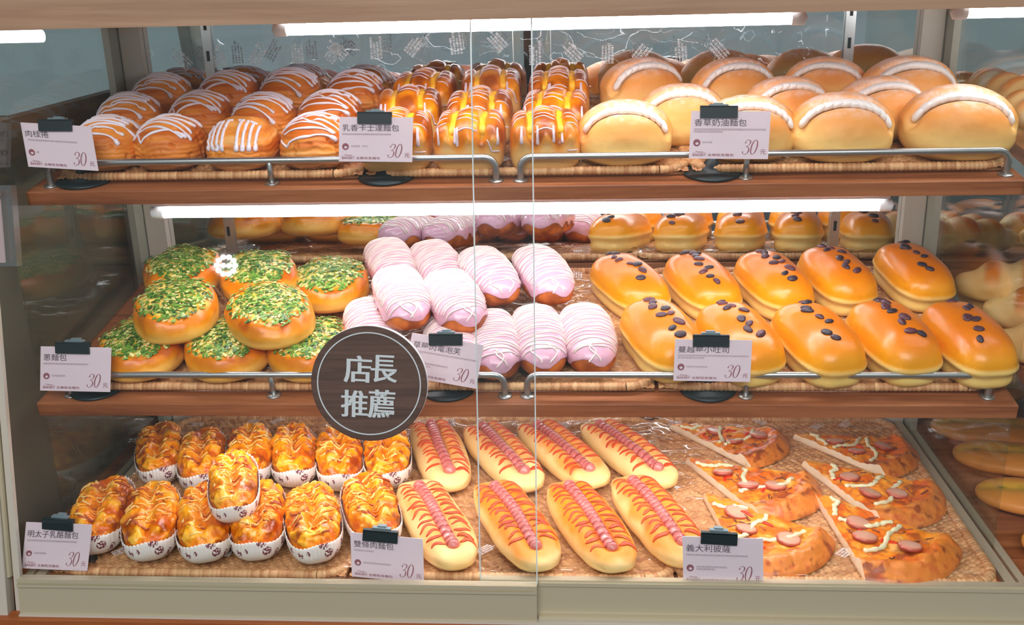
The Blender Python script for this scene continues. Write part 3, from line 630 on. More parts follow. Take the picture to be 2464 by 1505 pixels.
# pizza slices
G = 'pizza slices on the bottom shelf'
PZ = [((1612, 1022), (250, 58), .9, 'pizza slice at the back left with a dark crust'), ((1908, 1046), (232, 49), .88, 'pizza slice at the back right corner with thick mayonnaise'), ((1650, 1105), (265, 100), 1.0, 'pizza slice in the middle row, left, next to the sausage breads'),
      ((1930, 1112), (280, 110), 1.0, 'pizza slice in the middle row, right, next to the side rail'), ((1692, 1188), (230, 160), 1.0, 'pizza slice partly behind the price card in front'), ((1960, 1192), (250, 165), 1.04, 'largest front pizza slice, pointed tip toward the back, at the right')]
for j, (u, yw, sc, lab) in enumerate(PZ):
    P = on(3, u, TRAY+.008); Mx = Matrix.Translation(Vector(P)-Vector((0, 0, .008)))@Matrix.Rotation(math.radians(aim(3, (u[0]+yw[0]/2, u[1]+yw[1]/2), yw)), 4, 'Z')@Matrix.Scale(sc, 4)
    place('pizza_slice', variant('pizza', mk_pizza, j), Mx, lab, 'pizza', G)

# ------------------------------------------------------------------ wicker trays and film
def tray_meshes(w, d):
    dx, dy = .0021, .00075; nx, ny = int(w/dx), int(d/dy); x = np.linspace(-w/2, w/2, nx); y = np.linspace(0, d, ny); X, Y = np.meshgrid(x, y, indexing='ij')
    pit = .0056; Yw = Y+.0013*np.sin(X/.0062*math.pi+np.sin(Y*40)*2); k = np.floor(Yw/pit); v = (Yw/pit-k)*2-1; ph = X/.0062*math.pi+k*1.9
    Zz = .0036+.0034*np.sqrt(np.clip(1-v*v, 0, 1))+.0013*np.cos(ph)
    Pp = np.stack([X, Y, Zz], -1); kk = np.stack([k*.73, np.floor(ph/6.0)*.37, 0*k], -1); n = vn(kk, 3.1, 5)
    C = mix(srgb(168, 104, 56), srgb(240, 190, 132), n*.75+.25*fbm(Pp, 300, 3, 2)); m = MB(); m.grid(Pp[:, ::-1], C[:, ::-1])
    m.box((-w/2, 0, 0), (w/2, d, .0030), srgb(150, 100, 62)); base = m.mesh('wicker_tray', m_rattan)
    rr = .035; path = []
    for cx, cy, a0 in ((w/2-rr, rr, -90), (w/2-rr, d-rr, 0), (-w/2+rr, d-rr, 90), (-w/2+rr, rr, 180)):
        for t in np.linspace(0, 90, 10): path.append((cx+rr*math.cos(math.radians(a0+t)), cy+rr*math.sin(math.radians(a0+t)), .0075))
    path.append(path[0]); path = np.array(path); L = np.concatenate([[0], np.cumsum(np.linalg.norm(np.diff(path, axis=0), axis=1))]); s_ = np.arange(0, L[-1], .0011)
    P = np.stack([np.interp(s_, L, path[:, i]) for i in range(3)], -1); m = MB(); tw = np.abs(np.sin(s_*math.pi/.0055)); n = vn(np.stack([np.floor(s_/.0055), 0*s_, 0*s_], -1), 1.7, 9)
    m.tube(P, .0063*(.84+.16*tw), mix(srgb(190, 132, 84), srgb(232, 186, 132), n), n=12, N=np.tile([0, 0, 1.], (len(s_), 1)), flat=.85, cap=False); return base, m.mesh('woven_rim', m_rattan)
def film_mesh(w, d, seed, amp=.004):
    nx, ny = int(w/.005), int(d/.005); x = np.linspace(-w/2, w/2, nx); y = np.linspace(0, d, ny); X, Y = np.meshgrid(x, y, indexing='ij'); P = np.stack([X, Y, 0*X], -1)
    q = P.copy(); q[..., 0] += .02*(fbm(P, 14, seed)-.5); rdg = 1-np.abs(fbm(q*[1, 1.8, 1], 22, seed+3, 2)-.5)*4; P[..., 2] = .0100+amp*np.clip(rdg, 0, 1)**3+.002*fbm(P, 30, seed)
    e = np.minimum(np.minimum(X+w/2, w/2-X), np.minimum(Y, d-Y)); P[..., 2] += .004*ss(e, .03, 0)
    m = MB(); m.grid(P[:, ::-1]); return m.mesh('plastic_film', m_film)
def print_patches(m, w, spots, seed, vertical=False):
    r = random.Random(seed)
    for (x, y, al, s_) in spots:
        ca, sa = math.cos(al), math.sin(al)
        for col in range(4):
            ox = (col-1.5)*.0046*s_; L = r.uniform(.6, 1.0); t = -.5
            while t < L-.5:
                g = r.uniform(.9, 1.6)*.0012; wd = r.uniform(.0011, .0021)*s_; cy = t*.034*s_; px, py = x+ox*ca-cy*sa, y+ox*sa+cy*ca
                v = [(px+(i*wd)*ca-(j*.0005)*sa, py+(i*wd)*sa+(j*.0005)*ca) for i, j in ((-1, -1), (1, -1), (1, 1), (-1, 1))]
                if vertical: m.add([(a, 0, b) for a, b in v], [(0, 1, 2, 3)])
                else: m.add([(a, b, 0) for a, b in v], [(0, 1, 2, 3)])
                t += g/.034/s_*1.25
GT = 'wicker trays under the bread'; GF = 'clear film sheets under the bread'
Tm = {}
def tray(shelf, x0, x1, yoff, d, lab, flab, seed):
    P, n = {1: (P1, NS), 2: (P2, NS), 3: (P3, UP)}[shelf]; w = round(x1-x0, 3); Yv = np.cross(n, [1.0, 0, 0])
    if (w, d) not in Tm: Tm[(w, d)] = tray_meshes(w, d)
    base, rim = Tm[(w, d)]; O = P+Yv*yoff+np.array([(x0+x1)/2, 0, 0])+n*.0005; B = Matrix(np.stack([[1, 0, 0], Yv, n], 1).tolist()).to_4x4(); Mx = Matrix.Translation(Vector(O))@B
    o = link('wicker_tray', base); o.matrix_world = Mx; tag(o, lab, 'tray', GT); link('woven_rim', rim, o)
    f = link('plastic_film', film_mesh(w+.006, d+.004, seed)); f.matrix_world = Mx; tag(f, flab, 'plastic film', GF)
    m = MB(); r = random.Random(seed*3+1); sp = [(-w/2+.03+.045*i, d*(.10 if k == 0 else .93)+r.uniform(-.01, .01), r.choice([.0, .75, -.75, 1.57]), .8) for i in range(int(w/.05)) for k in (0, 1) if r.random() < .55]
    print_patches(m, w, sp, seed); m.v = [a+np.array([0, 0, .0150]) for a in m.v]; m.obj('printed_text', m_print, f)
tray(1, -.575, -.185, .032, .30, 'wicker tray under the danish rolls', 'crinkled film on the tray of danish rolls', 1)
tray(1, -.180, .215, .032, .30, 'wicker tray under the custard breads', 'crinkled film on the tray of custard breads', 2)
tray(1, .220, .590, .032, .30, 'wicker tray under the cream buns', 'crinkled film on the tray of cream buns', 3)
tray(2, -.560, -.180, .030, .34, 'wicker tray under the scallion buns', 'crinkled film on the tray of scallion buns', 4)
tray(2, -.175, .175, .030, .34, 'wicker tray under the pink eclairs', 'crinkled film on the tray of pink eclairs', 5)
tray(2, .180, .585, .030, .34, 'wicker tray under the raisin buns', 'crinkled film on the tray of raisin buns', 6)
tray(3, -.575, -.205, .002, .46, 'wicker tray under the cheese breads', 'crinkled film on the tray of cheese breads', 7)
tray(3, -.200, .195, .002, .46, 'wicker tray under the sausage breads', 'crinkled film on the tray of sausage breads', 8)
tray(3, .200, .575, .002, .46, 'wicker tray under the pizza slices', 'crinkled film on the tray of pizza slices', 9)
# printed film standing up behind the top shelf breads
def standing_film(x0, x1, h0, h1, y, zb, lab, seed, spots):
    n = 60; k = 14; x = np.linspace(x0, x1, n); t = np.linspace(0, 1, k); X, T = np.meshgrid(x, t, indexing='ij'); H = h0+(h1-h0)*(X-x0)/(x1-x0)
    P = np.stack([X, y+.016*(1-np.abs(fbm(np.stack([X, 0*X, T*.12+X*.3], -1), 20, seed)-.5)*4).clip(0, 1)**2-.012-.008*T, zb+H*T], -1); m = MB(); m.grid(P); o = m.obj('printed_film', m_film, smooth=True); tag(o, lab, 'plastic film')
    m = MB(); print_patches(m, 1, spots, seed, True); m.v = [a+np.array([0, y-.014, 0]) for a in m.v]; m.obj('printed_text', m_print, o); return o
zs = P1[2]+.05
al = [.75, 0, -.6, 0, .8, 0, -.7, .1]
standing_film(-.56, -.02, .105, .135, 1.525, zs, 'clear printed film standing behind the danish rolls', 11, [(-.50+.058*i, zs+.085+.0022*i, al[i % 8], 1.0) for i in range(9)]+[(-.27+.0*i, zs+.09, -.75, 1.0) for i in range(1)])
standing_film(.0, .46, .125, .125, 1.528, zs, 'clear printed film standing behind the cream buns', 12, [(.02+.052*i, zs+.083, al[(i+3) % 8], 1.0) for i in range(6)])

# ------------------------------------------------------------------ shelves with guard rails
def shelf(Pn, back, lab, rails, lift_n):
    Yv = np.cross(NS, [1.0, 0, 0]); B = np.stack([[1, 0, 0], Yv, NS], 0)
    root = empty('wooden_shelf', tuple(Pn)); tag(root, lab, 'shelf')
    m = MB(); m.box((-.602, 0, -.018), (.602, back, 0), fr=(Pn*0, B)); o = m.obj('shelf_board', m_shelf, root)
    bv = o.modifiers.new('bevel', 'BEVEL'); bv.width = .0012; bv.segments = 2
    for (xa, xb, xm) in rails:
        g = MB(); yb = .021; H = .030; rr = .014; pts = [(xa, yb, 0)]
        for t in np.linspace(0, 90, 7): a_ = math.radians(t); pts.append((xa+rr-rr*math.cos(a_), yb, H-rr+rr*math.sin(a_)))
        for t in np.linspace(90, 0, 7): a_ = math.radians(t); pts.append((xb-rr+rr*math.cos(a_), yb, H-rr+rr*math.sin(a_)))
        pts.append((xb, yb, 0)); g.tube(np.array(pts)@B, .0042, n=12, N=np.tile(Yv, (len(pts), 1)), cap=False); ro = g.obj('guard_rail', m_steel, root, True)
        p = MB(); p.tube(np.array([(xm, yb, 0), (xm, yb, H)])@B, .0036, n=12, N=np.tile([1., 0, 0], (2, 1))); p.obj('post', m_steel, ro, True)
        for x in (xa, xm, xb):
            f = MB(); f.lathe([(0, .0022), (.0085, .0018), (.0095, 0), (0, 0)], n=24, fr=(np.array([x, yb, 0])@B, B)); f.obj('foot_flange', m_steel, ro, True)
    return root
shelf(P1, .325, 'upper wooden shelf board carrying danish rolls, custard breads and cream buns', [(-.578, -.018, -.296), (.012, .585, .282)], 0)
shelf(P2, .385, 'lower wooden shelf board carrying scallion buns, eclairs and raisin buns', [(-.565, -.010, -.302), (.018, .572, .285)], 0)

# ------------------------------------------------------------------ fluorescent lamps
def lamp(u0, u1, y, lab, r=.0073):
    a, b = hity(u0, y), hity(u1, y); z = (a[2]+b[2])/2; a = np.array([a[0], y, z]); b = np.array([b[0], y, z]); root = empty('fluorescent_lamp', tuple((a+b)/2)); tag(root, lab, 'lamp', 'fluorescent lamps of the display case'); c = (a+b)/2
    m = MB(); m.tube(np.linspace(a-c, b-c, 12), r, n=16, N=np.tile([0, 0, 1.], (12, 1))); m.obj('tube', m_lamp, root, True)
    for e, s_ in ((a, -1), (b, 1)):
        m = MB(); m.tube(np.array([e-c, e-c+[s_*.014, 0, 0]]), r*1.15, n=16, N=np.tile([0, 0, 1.], (2, 1))); m.obj('end_cap', m_white, root, True)
    m = MB(); m.box(a-c+[-.01, -.010, r*1.3], b-c+[.01, .014, r*1.3+.006]); m.obj('housing', m_white, root)
lamp((690, 72), (1905, 41), 1.225, 'short bright tube lamp under the top of the display case')
lamp((395, 515), (2115, 489), 1.238, 'long bright tube lamp under the upper shelf')
lamp((450, 985), (2060, 985), 1.198, 'tube lamp hidden under the front of the lower shelf')
lb = (hity((450, 530), 1.50), hity((2040, 530), 1.50))
def added_rear_light():  # added fill light, out of view: brightens bun backs reflected in the mirror
    root = empty('fluorescent_lamp', (0, 1.500, Z0-.252)); tag(root, 'added fill tube at the rear under the upper shelf, out of view', 'lamp', 'fluorescent lamps of the display case')
    m = MB(); m.tube(np.linspace([-.43, 0, 0], [.43, 0, 0], 12), .006, n=14, N=np.tile([0, 0, 1.], (12, 1))); m.obj('tube', m_added_glow, root, True)
    m = MB(); m.box((-.44, -.010, .0075), (.44, .010, .013)); m.obj('housing', m_white, root)
added_rear_light()
lamp((2325, 30), (2900, 14), 1.24, 'tube lamp in the neighbouring case at the upper right')

# ------------------------------------------------------------------ the display case
case = empty('display_case', (0, 1.3, .72)); tag(case, 'tall bakery display case of wood, aluminium and glass', 'display case')
def cbox(name, a, b, mat, parent=case, off=(0, 1.3, .72)):
    a = np.array(a, float)-off; b = np.array(b, float)-off; m = MB(); m.box(a, b); o = m.obj(name, mat, parent); return o
zt = Z0-.051
cbox('fascia', (-1.3, 1.150, zt), (1.3, 1.172, zt+.22), m_fascia)
cbox('top_panel', (-1.3, 1.172, Z0-.030), (1.3, 1.60, Z0-.008), m_shelf)
cbox('mirror_back', (-1.25, 1.552, Z0-.76), (1.25, 1.556, Z0-.03), m_mirror)
cbox('back_panel', (-1.3, 1.558, 0), (1.3, 1.60, Z0-.03), m_dark)
cbox('bottom_board', (-1.25, 1.055, Z0-.735), (1.25, 1.55, Z0-.709), m_shelf)
cbox('base_front', (-1.3, 1.022, .05), (1.3, 1.042, Z0-.7375), m_base)
cbox('plinth', (-1.3, 1.06, 0), (1.3, 1.55, Z0-.735), m_base)
cbox('left_shade_panel', (-.66, 1.10, Z0-.735), (-.64, 1.55, Z0-.165), m_dark)  # added dark panel, stands in for the gloom inside the left neighbouring case
for s_, nm in ((-1, 'left'), (1, 'right')):
    cbox('corner_post', (s_*.600, 1.536, Z0-.705), (s_*.569, 1.551, Z0-.03), m_alud)
    cbox('corner_post', (s_*.612, 1.506, Z0-.705), (s_*.602, 1.551, Z0-.03), m_alud)
    cbox('side_sill', (s_*.585, 1.06, Z0-.709), (s_*.5975, 1.551, Z0-.7035), m_alu)
    cbox('side_sill', (s_*.6025, 1.06, Z0-.709), (s_*.612, 1.551, Z0-.7045), m_alu)
    cbox('side_pane', (s_*.5985, 1.16, Z0-.7065), (s_*.6015, 1.55, Z0-.03), m_side)
    xs = s_*.471
    o = cbox('shelf_standard', (xs-.007, 1.545, Z0-.70), (xs+.007, 1.5515, Z0-.03), m_steel)
for k in range(14):
    for xs in (-.471, .471):
        cbox('standard_slot', (xs-.0022, 1.5441, Z0-.06-.045*k), (xs+.0022, 1.5455, Z0-.075-.045*k), m_black, o if False else case)

# sliding doors, parallel to the leaning glass plane
GB = np.stack([[1, 0, 0], GA, -GN], 0)       # local x, up the glass, inward
def gl(p): return G0+np.asarray(p, float)@GB
def gbox(name, a, b, mat, parent=None):
    c = np.array([0, 1.3, .72]); m = MB(); m.box(a, b, fr=(G0-c, GB)); o = m.obj(name, mat, parent or case); return o
HG = .66
dl = gbox('sliding_door', (-.604, -.047, -.003), (.031, -.002, .010), m_alu)
dr = gbox('sliding_door', (-.037, -.047, .011), (1.2, -.0005, .024), m_alu)
dl.matrix_parent_inverse = Matrix.Identity(4)
gbox('pane', (-.604, -.002, .002), (.0305, HG, .006), m_glass, dl); gbox('pane', (-.037, -.002, .015), (1.2, HG, .019), m_glass, dr)
gbox('pane_edge', (.0305, -.002, .002), (.0318, HG, .006), m_edge, dl); gbox('pane_edge', (-.0383, -.002, .015), (-.037, HG, .019), m_edge, dr)
for k, (za, zb) in enumerate(((-.0068, -.0022), (-.0120, -.0085))):
    gbox('rail_bead', (-.604, za, -.0048-.001*k), (.031, zb, -.003), m_alu, dl)
gbox('rail_bead', (.033, -.0075, .0085), (1.2, -.003, .011), m_alu, dr)
for o in (dl, dr):
    for c_ in o.children: c_.matrix_parent_inverse = Matrix.Identity(4)
gbox('bottom_track', (-.604, -.0505, -.006), (1.2, -.047, .030), m_alud)
gbox('bottom_track', (.033, -.047, .004), (1.2, -.0425, .0105), m_alu)
gbox('bottom_track', (-.604, -.053, -.010), (1.2, -.0505, .030), m_alu)
gbox('door_jamb', (-.640, -.050, -.004), (-.619, HG, .012), m_alud)
gbox('door_jamb', (-.6185, -.002, 0), (-.6150, HG, .010), m_alu)
gbox('door_jamb', (-.614, -.050, .006), (-.6055, HG, .012), m_alud)
gbox('end_board', (-.66, -.060, .004), (-.640, HG, .02), m_dark)

# ------------------------------------------------------------------ round sign on the glass
def glass_at(u, off): return hit(u, G0+GN*off, GN)
sc_ = glass_at((889, 923), .010); sr = .0675; root = empty('round_sign', tuple(sc_)); tag(root, 'round brown sign with a white ring and four Chinese characters on the glass', 'sign')
SB_ = np.stack([[1, 0, 0], GA, GN], 0)
m = MB(); m.lathe([(0, .003), (sr-.001, .003), (sr, .0025)], n=96, fr=(np.zeros(3), SB_)); m.obj('sign_face', m_sign, root)
m = MB(); m.lathe([(sr, .0025), (sr+.0003, -.004), (sr, -.006), (0, -.006)], n=96, fr=(np.zeros(3), SB_)); m.obj('sign_back', m_white, root)
m = MB(); m.lathe([(.0590, .0031), (.0590, .0037), (.0604, .0037), (.0604, .0031)], n=120, fr=(np.zeros(3), SB_)); m.obj('ring', m_pl := mat_plain('sign_paint', (205, 214, 216), .5), root)
for ch, u, w, h in (('店', (861, 889), 66, 66), ('長', (924, 888), 62, 66), ('推', (853, 972), 64, 66), ('薦', (918, 973), 64, 70)):
    V, Fc, asp = text_data(ch, .004); c_ = (glass_at(u, .0135)-sc_); k = 1.16/FPX; a_ = math.radians(-3); X = np.array([math.cos(a_), math.sin(a_)]); W = (V[:, :2]-.5)*[w*k, h*k*1.02]
    x = W[:, 0]*math.cos(a_)-W[:, 1]*math.sin(a_); y = W[:, 0]*math.sin(a_)+W[:, 1]*math.cos(a_); Q = c_+np.stack([x, y, np.zeros(len(x))], -1)@SB_
    m = MB()
    for i, dx in enumerate((-.0009, -.0003, .0003, .0009)): m.add(Q+[dx, 0, 0]+GN*.00012*i, Fc)
    m.obj('character', m_pl, root)

# ------------------------------------------------------------------ price cards on clips
def ribbon(P, w):
    P = np.asarray(P, float); T = np.gradient(P, axis=0); T /= np.linalg.norm(T, axis=1)[:, None]; N = np.stack([-T[:, 1], T[:, 0]], -1); w = np.asarray(w)[:, None]/2
    V = np.concatenate([P+N*w, P-N*w]); n = len(P); return V, [(i, i+n, i+n+1, i+1) for i in range(n-1)]
def spline(pts, n=60):
    pts = np.array(pts, float); m = len(pts); t = np.linspace(0, m-1, n); o = []
    for a in t:
        i = min(int(a), m-2); f = a-i; p0, p1, p2, p3 = pts[max(i-1, 0)], pts[i], pts[i+1], pts[min(i+2, m-1)]
        o.append(.5*((2*p1)+(-p0+p2)*f+(2*p0-5*p1+4*p2-p3)*f*f+(-p0+3*p1-3*p2+p3)*f**3))
    return np.array(o)
def thirty(m, place):
    th = np.linspace(0, 2*math.pi, 60); z = np.stack([.76+.19*np.cos(th), .5+.5*np.sin(th)], -1); w = .025+.055*np.abs(np.cos(th))
    three = spline([(.08, .80), (.12, .93), (.25, 1.0), (.40, .93), (.42, .77), (.34, .60), (.20, .53), (.34, .50), (.44, .34), (.42, .12), (.28, .0), (.12, .03), (.04, .14)])
    tt = np.linspace(0, 1, 60); w3 = .026+.05*np.exp(-((tt-.30)/.07)**2)+.055*np.exp(-((tt-.70)/.07)**2)
    for P, ww in ((z, w), (three, w3)): V, f = ribbon(P, ww); m.add(place(V), f)
    for c in ((.10, .80), (.06, .15)):
        t = np.linspace(0, 2*math.pi, 16, endpoint=False); V = np.array(c)+.045*np.stack([np.cos(t), np.sin(t)], -1); m.add(place(V), [tuple(range(16))])
GC = 'price cards on clips'; GS = 'black clip stands holding the price cards'
def price(quad, off, shelf_no, base_u, title, lines, lab, slab, clip=(.23, .71), lever=False, seed=0, tilt=0.0, twid=.0):
    tl, tr, br, bl = [hit(u, G0-GN*off, GN) for u in quad]; O = bl; ex = ((tr-tl)+(br-bl))/2; ey = ((tl-bl)+(tr-br))/2; W, H = np.linalg.norm(ex), np.linalg.norm(ey); cen = (tl+tr+br+bl)/4; n = GN
    loc = tuple(cen); O = cen-ex/2-ey/2
    def pt(V, z=.0008): V = np.asarray(V); return O-cen+V[:, :1]*ex+V[:, 1:2]*ey+n*z
    m = MB(); b4 = pt([(0, 0), (1, 0), (1, 1), (0, 1)], .0004); f4 = pt([(0, 0), (1, 0), (1, 1), (0, 1)], -.0004); m.add(np.concatenate([b4, f4]), [(0, 1, 2, 3), (7, 6, 5, 4), (0, 4, 5, 1), (1, 5, 6, 2), (2, 6, 7, 3), (3, 7, 4, 0)])
    card = m.obj('price_card', m_card); card.location = loc; tag(card, lab, 'price card', GC)
    def put(name, s_, u, v, h, mat, bold=0.0, w=None, shear=0.0):
        V, Fc, asp = text_data(s_, bold); ww = w if w else h*H*asp/W; Q = np.stack([u+(V[:, 0])*ww+shear*V[:, 1]*h, v+V[:, 1]*h], -1); m = MB(); m.add(pt(Q), Fc); m.obj(name, mat, card)
    put('title', title, .045, .685, .15, m_ink, -.0, w=.112*len(title)*.98)
    r = random.Random(seed); m = MB()
    for (u0, u1, v) in lines:
        x = u0
        while x < u1:
            w = r.uniform(.010, .018); k = r.choice([1, 2])
            for q in range(2): yy = v+q*.022; m.add(pt([(x, yy), (x+w*r.uniform(.6, 1), yy), (x+w, yy+.010), (x, yy+.010)]), [(0, 1, 2, 3)])
            m.add(pt([(x+w*.4, v), (x+w*.55, v), (x+w*.55, v+.035), (x+w*.4, v+.035)]), [(0, 1, 2, 3)]); x += w+.006
    m.obj('fine_print', m_pale, card)
    m = MB(); t = np.linspace(0, 2*math.pi, 32, endpoint=False); asp = W/H; ro, ri = .045, .026
    oc = np.stack([.09+ro*np.cos(t), .335+ro*asp*np.sin(t)], -1); ic = np.stack([.093+ri*np.cos(t)*.8, .325+ri*asp*np.sin(t)*.8], -1); m.add(pt(np.concatenate([oc, ic])), [(i, (i+1) % 32, 32+(i+1) % 32, 32+i) for i in range(32)])
    m.add(pt([(.05, .345), (.13, .345), (.13, .352), (.05, .352)], .0009), [(0, 1, 2, 3)]); m.obj('round_badge', m_red, card)
    put('brand_text', 'BAKERY', .045, .055, .05, m_red, .01, w=.17); put('brand_text', '全聯阪急麵包', .235, .052, .058, m_red, w=.33)
    m = MB(); V, f = ribbon(spline([(.08, .16), (.095, .15), (.11, .145), (.14, .142), (.18, .14)], 14), np.full(14, .008)); m.add(pt(V), f); m.add(pt([(.045, .122), (.215, .122), (.215, .126), (.045, .126)]), [(0, 1, 2, 3)]); m.obj('brand_text', m_red, card)
    m = MB(); thirty(m, lambda V: pt(np.stack([.655+(V[:, 0]+.22*V[:, 1])*.185, .10+V[:, 1]*.30], -1))); m.obj('price_number', m_red, card)
    put('currency_text', '元', .895, .10, .10, m_red, w=.07)
    # clip stand
    st = empty('clip_stand', loc); tag(st, slab, 'clip stand', GS)
    cu = (clip[0]+clip[1])/2; hw = (clip[1]-clip[0])/2*W; e1 = np.array([math.cos(tilt), math.sin(tilt), 0]); e2 = np.array([-math.sin(tilt), math.cos(tilt), 0]); gx = np.array([1.0, 0, 0])
    ang = math.atan2(ex@GA, ex@gx)+tilt; X = gx*math.cos(ang)+GA*math.sin(ang); Y = -gx*math.sin(ang)+GA*math.cos(ang); cc = pt([(cu, 1.0)], 0)[0]-Y*.0015
    m = MB(); m.box((-hw, -.0065, .001), (hw, .0070, .0035), fr=(cc, np.stack([X, Y, n], 0))); m.box((-hw, -.0065, -.0035), (hw, .0070, -.001), fr=(cc, np.stack([X, Y, n], 0))); m.box((-hw, .0055, -.0035), (hw, .0075, .0035), fr=(cc, np.stack([X, Y, n], 0))); m.obj('clip', m_black, st)
    m = MB(); m.box((-hw*.52, .0075, -.009), (hw*.52, .0095, -.001), fr=(cc, np.stack([X, Y, n], 0))); m.box((-hw*.25, .0095, -.012), (hw*.25, .0112, -.004), fr=(cc, np.stack([X, Y, n], 0))); m.obj('clip_lever', m_clip, st)
    nn = UP if shelf_no == 3 else NS; bs = .62 if shelf_no == 3 else 1.15; bp = on(shelf_no, base_u, .001); P0 = {1: P1, 2: P2, 3: P3}[shelf_no]; ylo = (bp-P0)@np.cross(nn, [1.0, 0, 0]); bp = bp+np.cross(nn, [1.0, 0, 0])*((.031 if shelf_no == 3 else .040)-ylo)-cen; Yv = np.cross(nn, [1.0, 0, 0]); Bm = np.stack([[1, 0, 0], Yv, nn], 0)
    m = MB(); m.lathe([(0, 0), (.031*bs, 0), (.0315*bs, .0015), (.029*bs, .003), (.014*bs, .0045), (.010*bs, .010), (.003, .022), (0, .022)], n=40, fr=(bp, Bm)); m.obj('base', m_black, st, True)
    m = MB(); a_ = bp+nn*.015; b_ = cc-n*.004-Y*.004; mid = (a_+b_)/2-n*.004; m.tube(spline([a_, mid, b_], 14), .0013, n=8, N=np.tile(gx, (14, 1))); m.obj('post', m_black, st, True)
m_clip = mat_plain('grey_clip', (110, 128, 134), .35)
price([(48, 296), (220, 303), (236, 413), (70, 400)], .066, 1, (190, 447), '肉桂捲', [(.07, .42, .60), (.45, .75, .60), (.16, .2, .33)], 'lilac price card at the left end of the top shelf', 'clip stand of the price card before the danish rolls', (.27, .74), seed=1, tilt=.06)
price([(817, 281), (994, 283), (992, 390), (815, 389)], .066, 1, (925, 437), '乳香卡士達麵包', [(.045, .70, .60), (.17, .28, .33), (.32, .39, .33)], 'price card for custard bread between danish rolls and custard breads', 'clip stand of the custard bread price card', (.25, .71), seed=2)
price([(1664, 267), (1855, 268), (1848, 383), (1657, 382)], .066, 1, (1715, 422), '香草奶油麵包', [(.045, .95, .60), (.045, .40, .55), (.16, .28, .33)], 'price card for vanilla cream buns on the top shelf', 'clip stand of the cream bun price card', (.11, .58), seed=3)
price([(98, 833), (268, 838), (265, 943), (97, 941)], .060, 2, (222, 948), '蔥麵包', [(.045, .68, .60), (.17, .36, .33)], 'price card for scallion bread at the left end of the middle shelf', 'clip stand of the scallion bun price card', (.22, .70), seed=4)
price([(993, 802), (1163, 830), (1147, 937), (973, 905)], .060, 2, (1078, 935), '草莓閃電泡芙', [(.045, .95, .60), (.045, .16, .55), (.17, .55, .35), (.17, .33, .29)], 'tilted price card for strawberry eclairs overlapping the round sign', 'clip stand of the tilted eclair price card', (.24, .70), seed=5, tilt=.17)
price([(1625, 817), (1810, 819), (1805, 920), (1620, 916)], .060, 2, (1702, 935), '蔓越莓小吐司', [(.045, .95, .60), (.045, .38, .545), (.16, .42, .33)], 'price card for cranberry bread in front of the raisin buns', 'clip stand of the raisin bun price card', (.23, .70), seed=6)
price([(63, 1257), (222, 1263), (210, 1375), (53, 1368)], .020, 3, (200, 1384), '明太子乳酪麵包', [(.045, .80, .60), (.17, .35, .33)], 'price card for cheese bread in the bottom left corner', 'clip stand of the cheese bread price card', (.26, .72), seed=7, tilt=-.05)
price([(842, 1281), (1018, 1298), (1020, 1404), (848, 1388)], .020, 3, (935, 1412), '雙條肉麵包', [(.045, .32, .60), (.17, .55, .33)], 'price card before the leftmost sausage bread on the bottom shelf', 'clip stand of the sausage bread price card', (.18, .66), seed=8)
price([(1643, 1290), (1835, 1298), (1838, 1409), (1643, 1405)], .020, 3, (1740, 1418), '義大利披薩', [(.045, .80, .60), (.17, .55, .35), (.17, .40, .30)], 'price card for pizza in front of the pizza slices', 'clip stand of the pizza price card', (.23, .68), seed=9, tilt=-.03)

# ------------------------------------------------------------------ acrylic holder at the left edge
def onG(u, off): return hit(u, G0+GN*off, GN)
a, b = onG((-60, 447), .012), onG((50, 640), .012); h = empty('acrylic_holder', tuple((a+b)/2)); tag(h, 'clear acrylic leaflet holder at the left edge of the glass', 'leaflet holder'); c = (a+b)/2
def hl(p): return (np.array(p)-G0)@np.linalg.inv(GB)
la, lb = hl(a), hl(b); lc = hl(c)
m_acr = mat_glass('acrylic', (.80, .82, .80), .08, .25, .16)
m = MB(); m.box((la[0]-lc[0], lb[1]-lc[1], -.008), (lb[0]-lc[0], la[1]-lc[1], .004), fr=(np.zeros(3), GB)); m.obj('sleeve', m_acr, h)
m = MB(); xe = hl(onG((8, 540), .012))[0]-lc[0]; m.box((la[0]-lc[0], lb[1]-lc[1]+.004, -.003), (xe, la[1]-lc[1]-.012, -.001), fr=(np.zeros(3), GB)); m.obj('leaflet', mat_plain('pink_leaflet', (245, 210, 215), .5), h)
m = MB(); m.box((la[0]-lc[0], la[1]-lc[1]-.016, -.0034), (xe, la[1]-lc[1]-.006, -.001), fr=(np.zeros(3), GB)); m.obj('leaflet_header', mat_plain('orange_print', (240, 150, 60), .5), h)

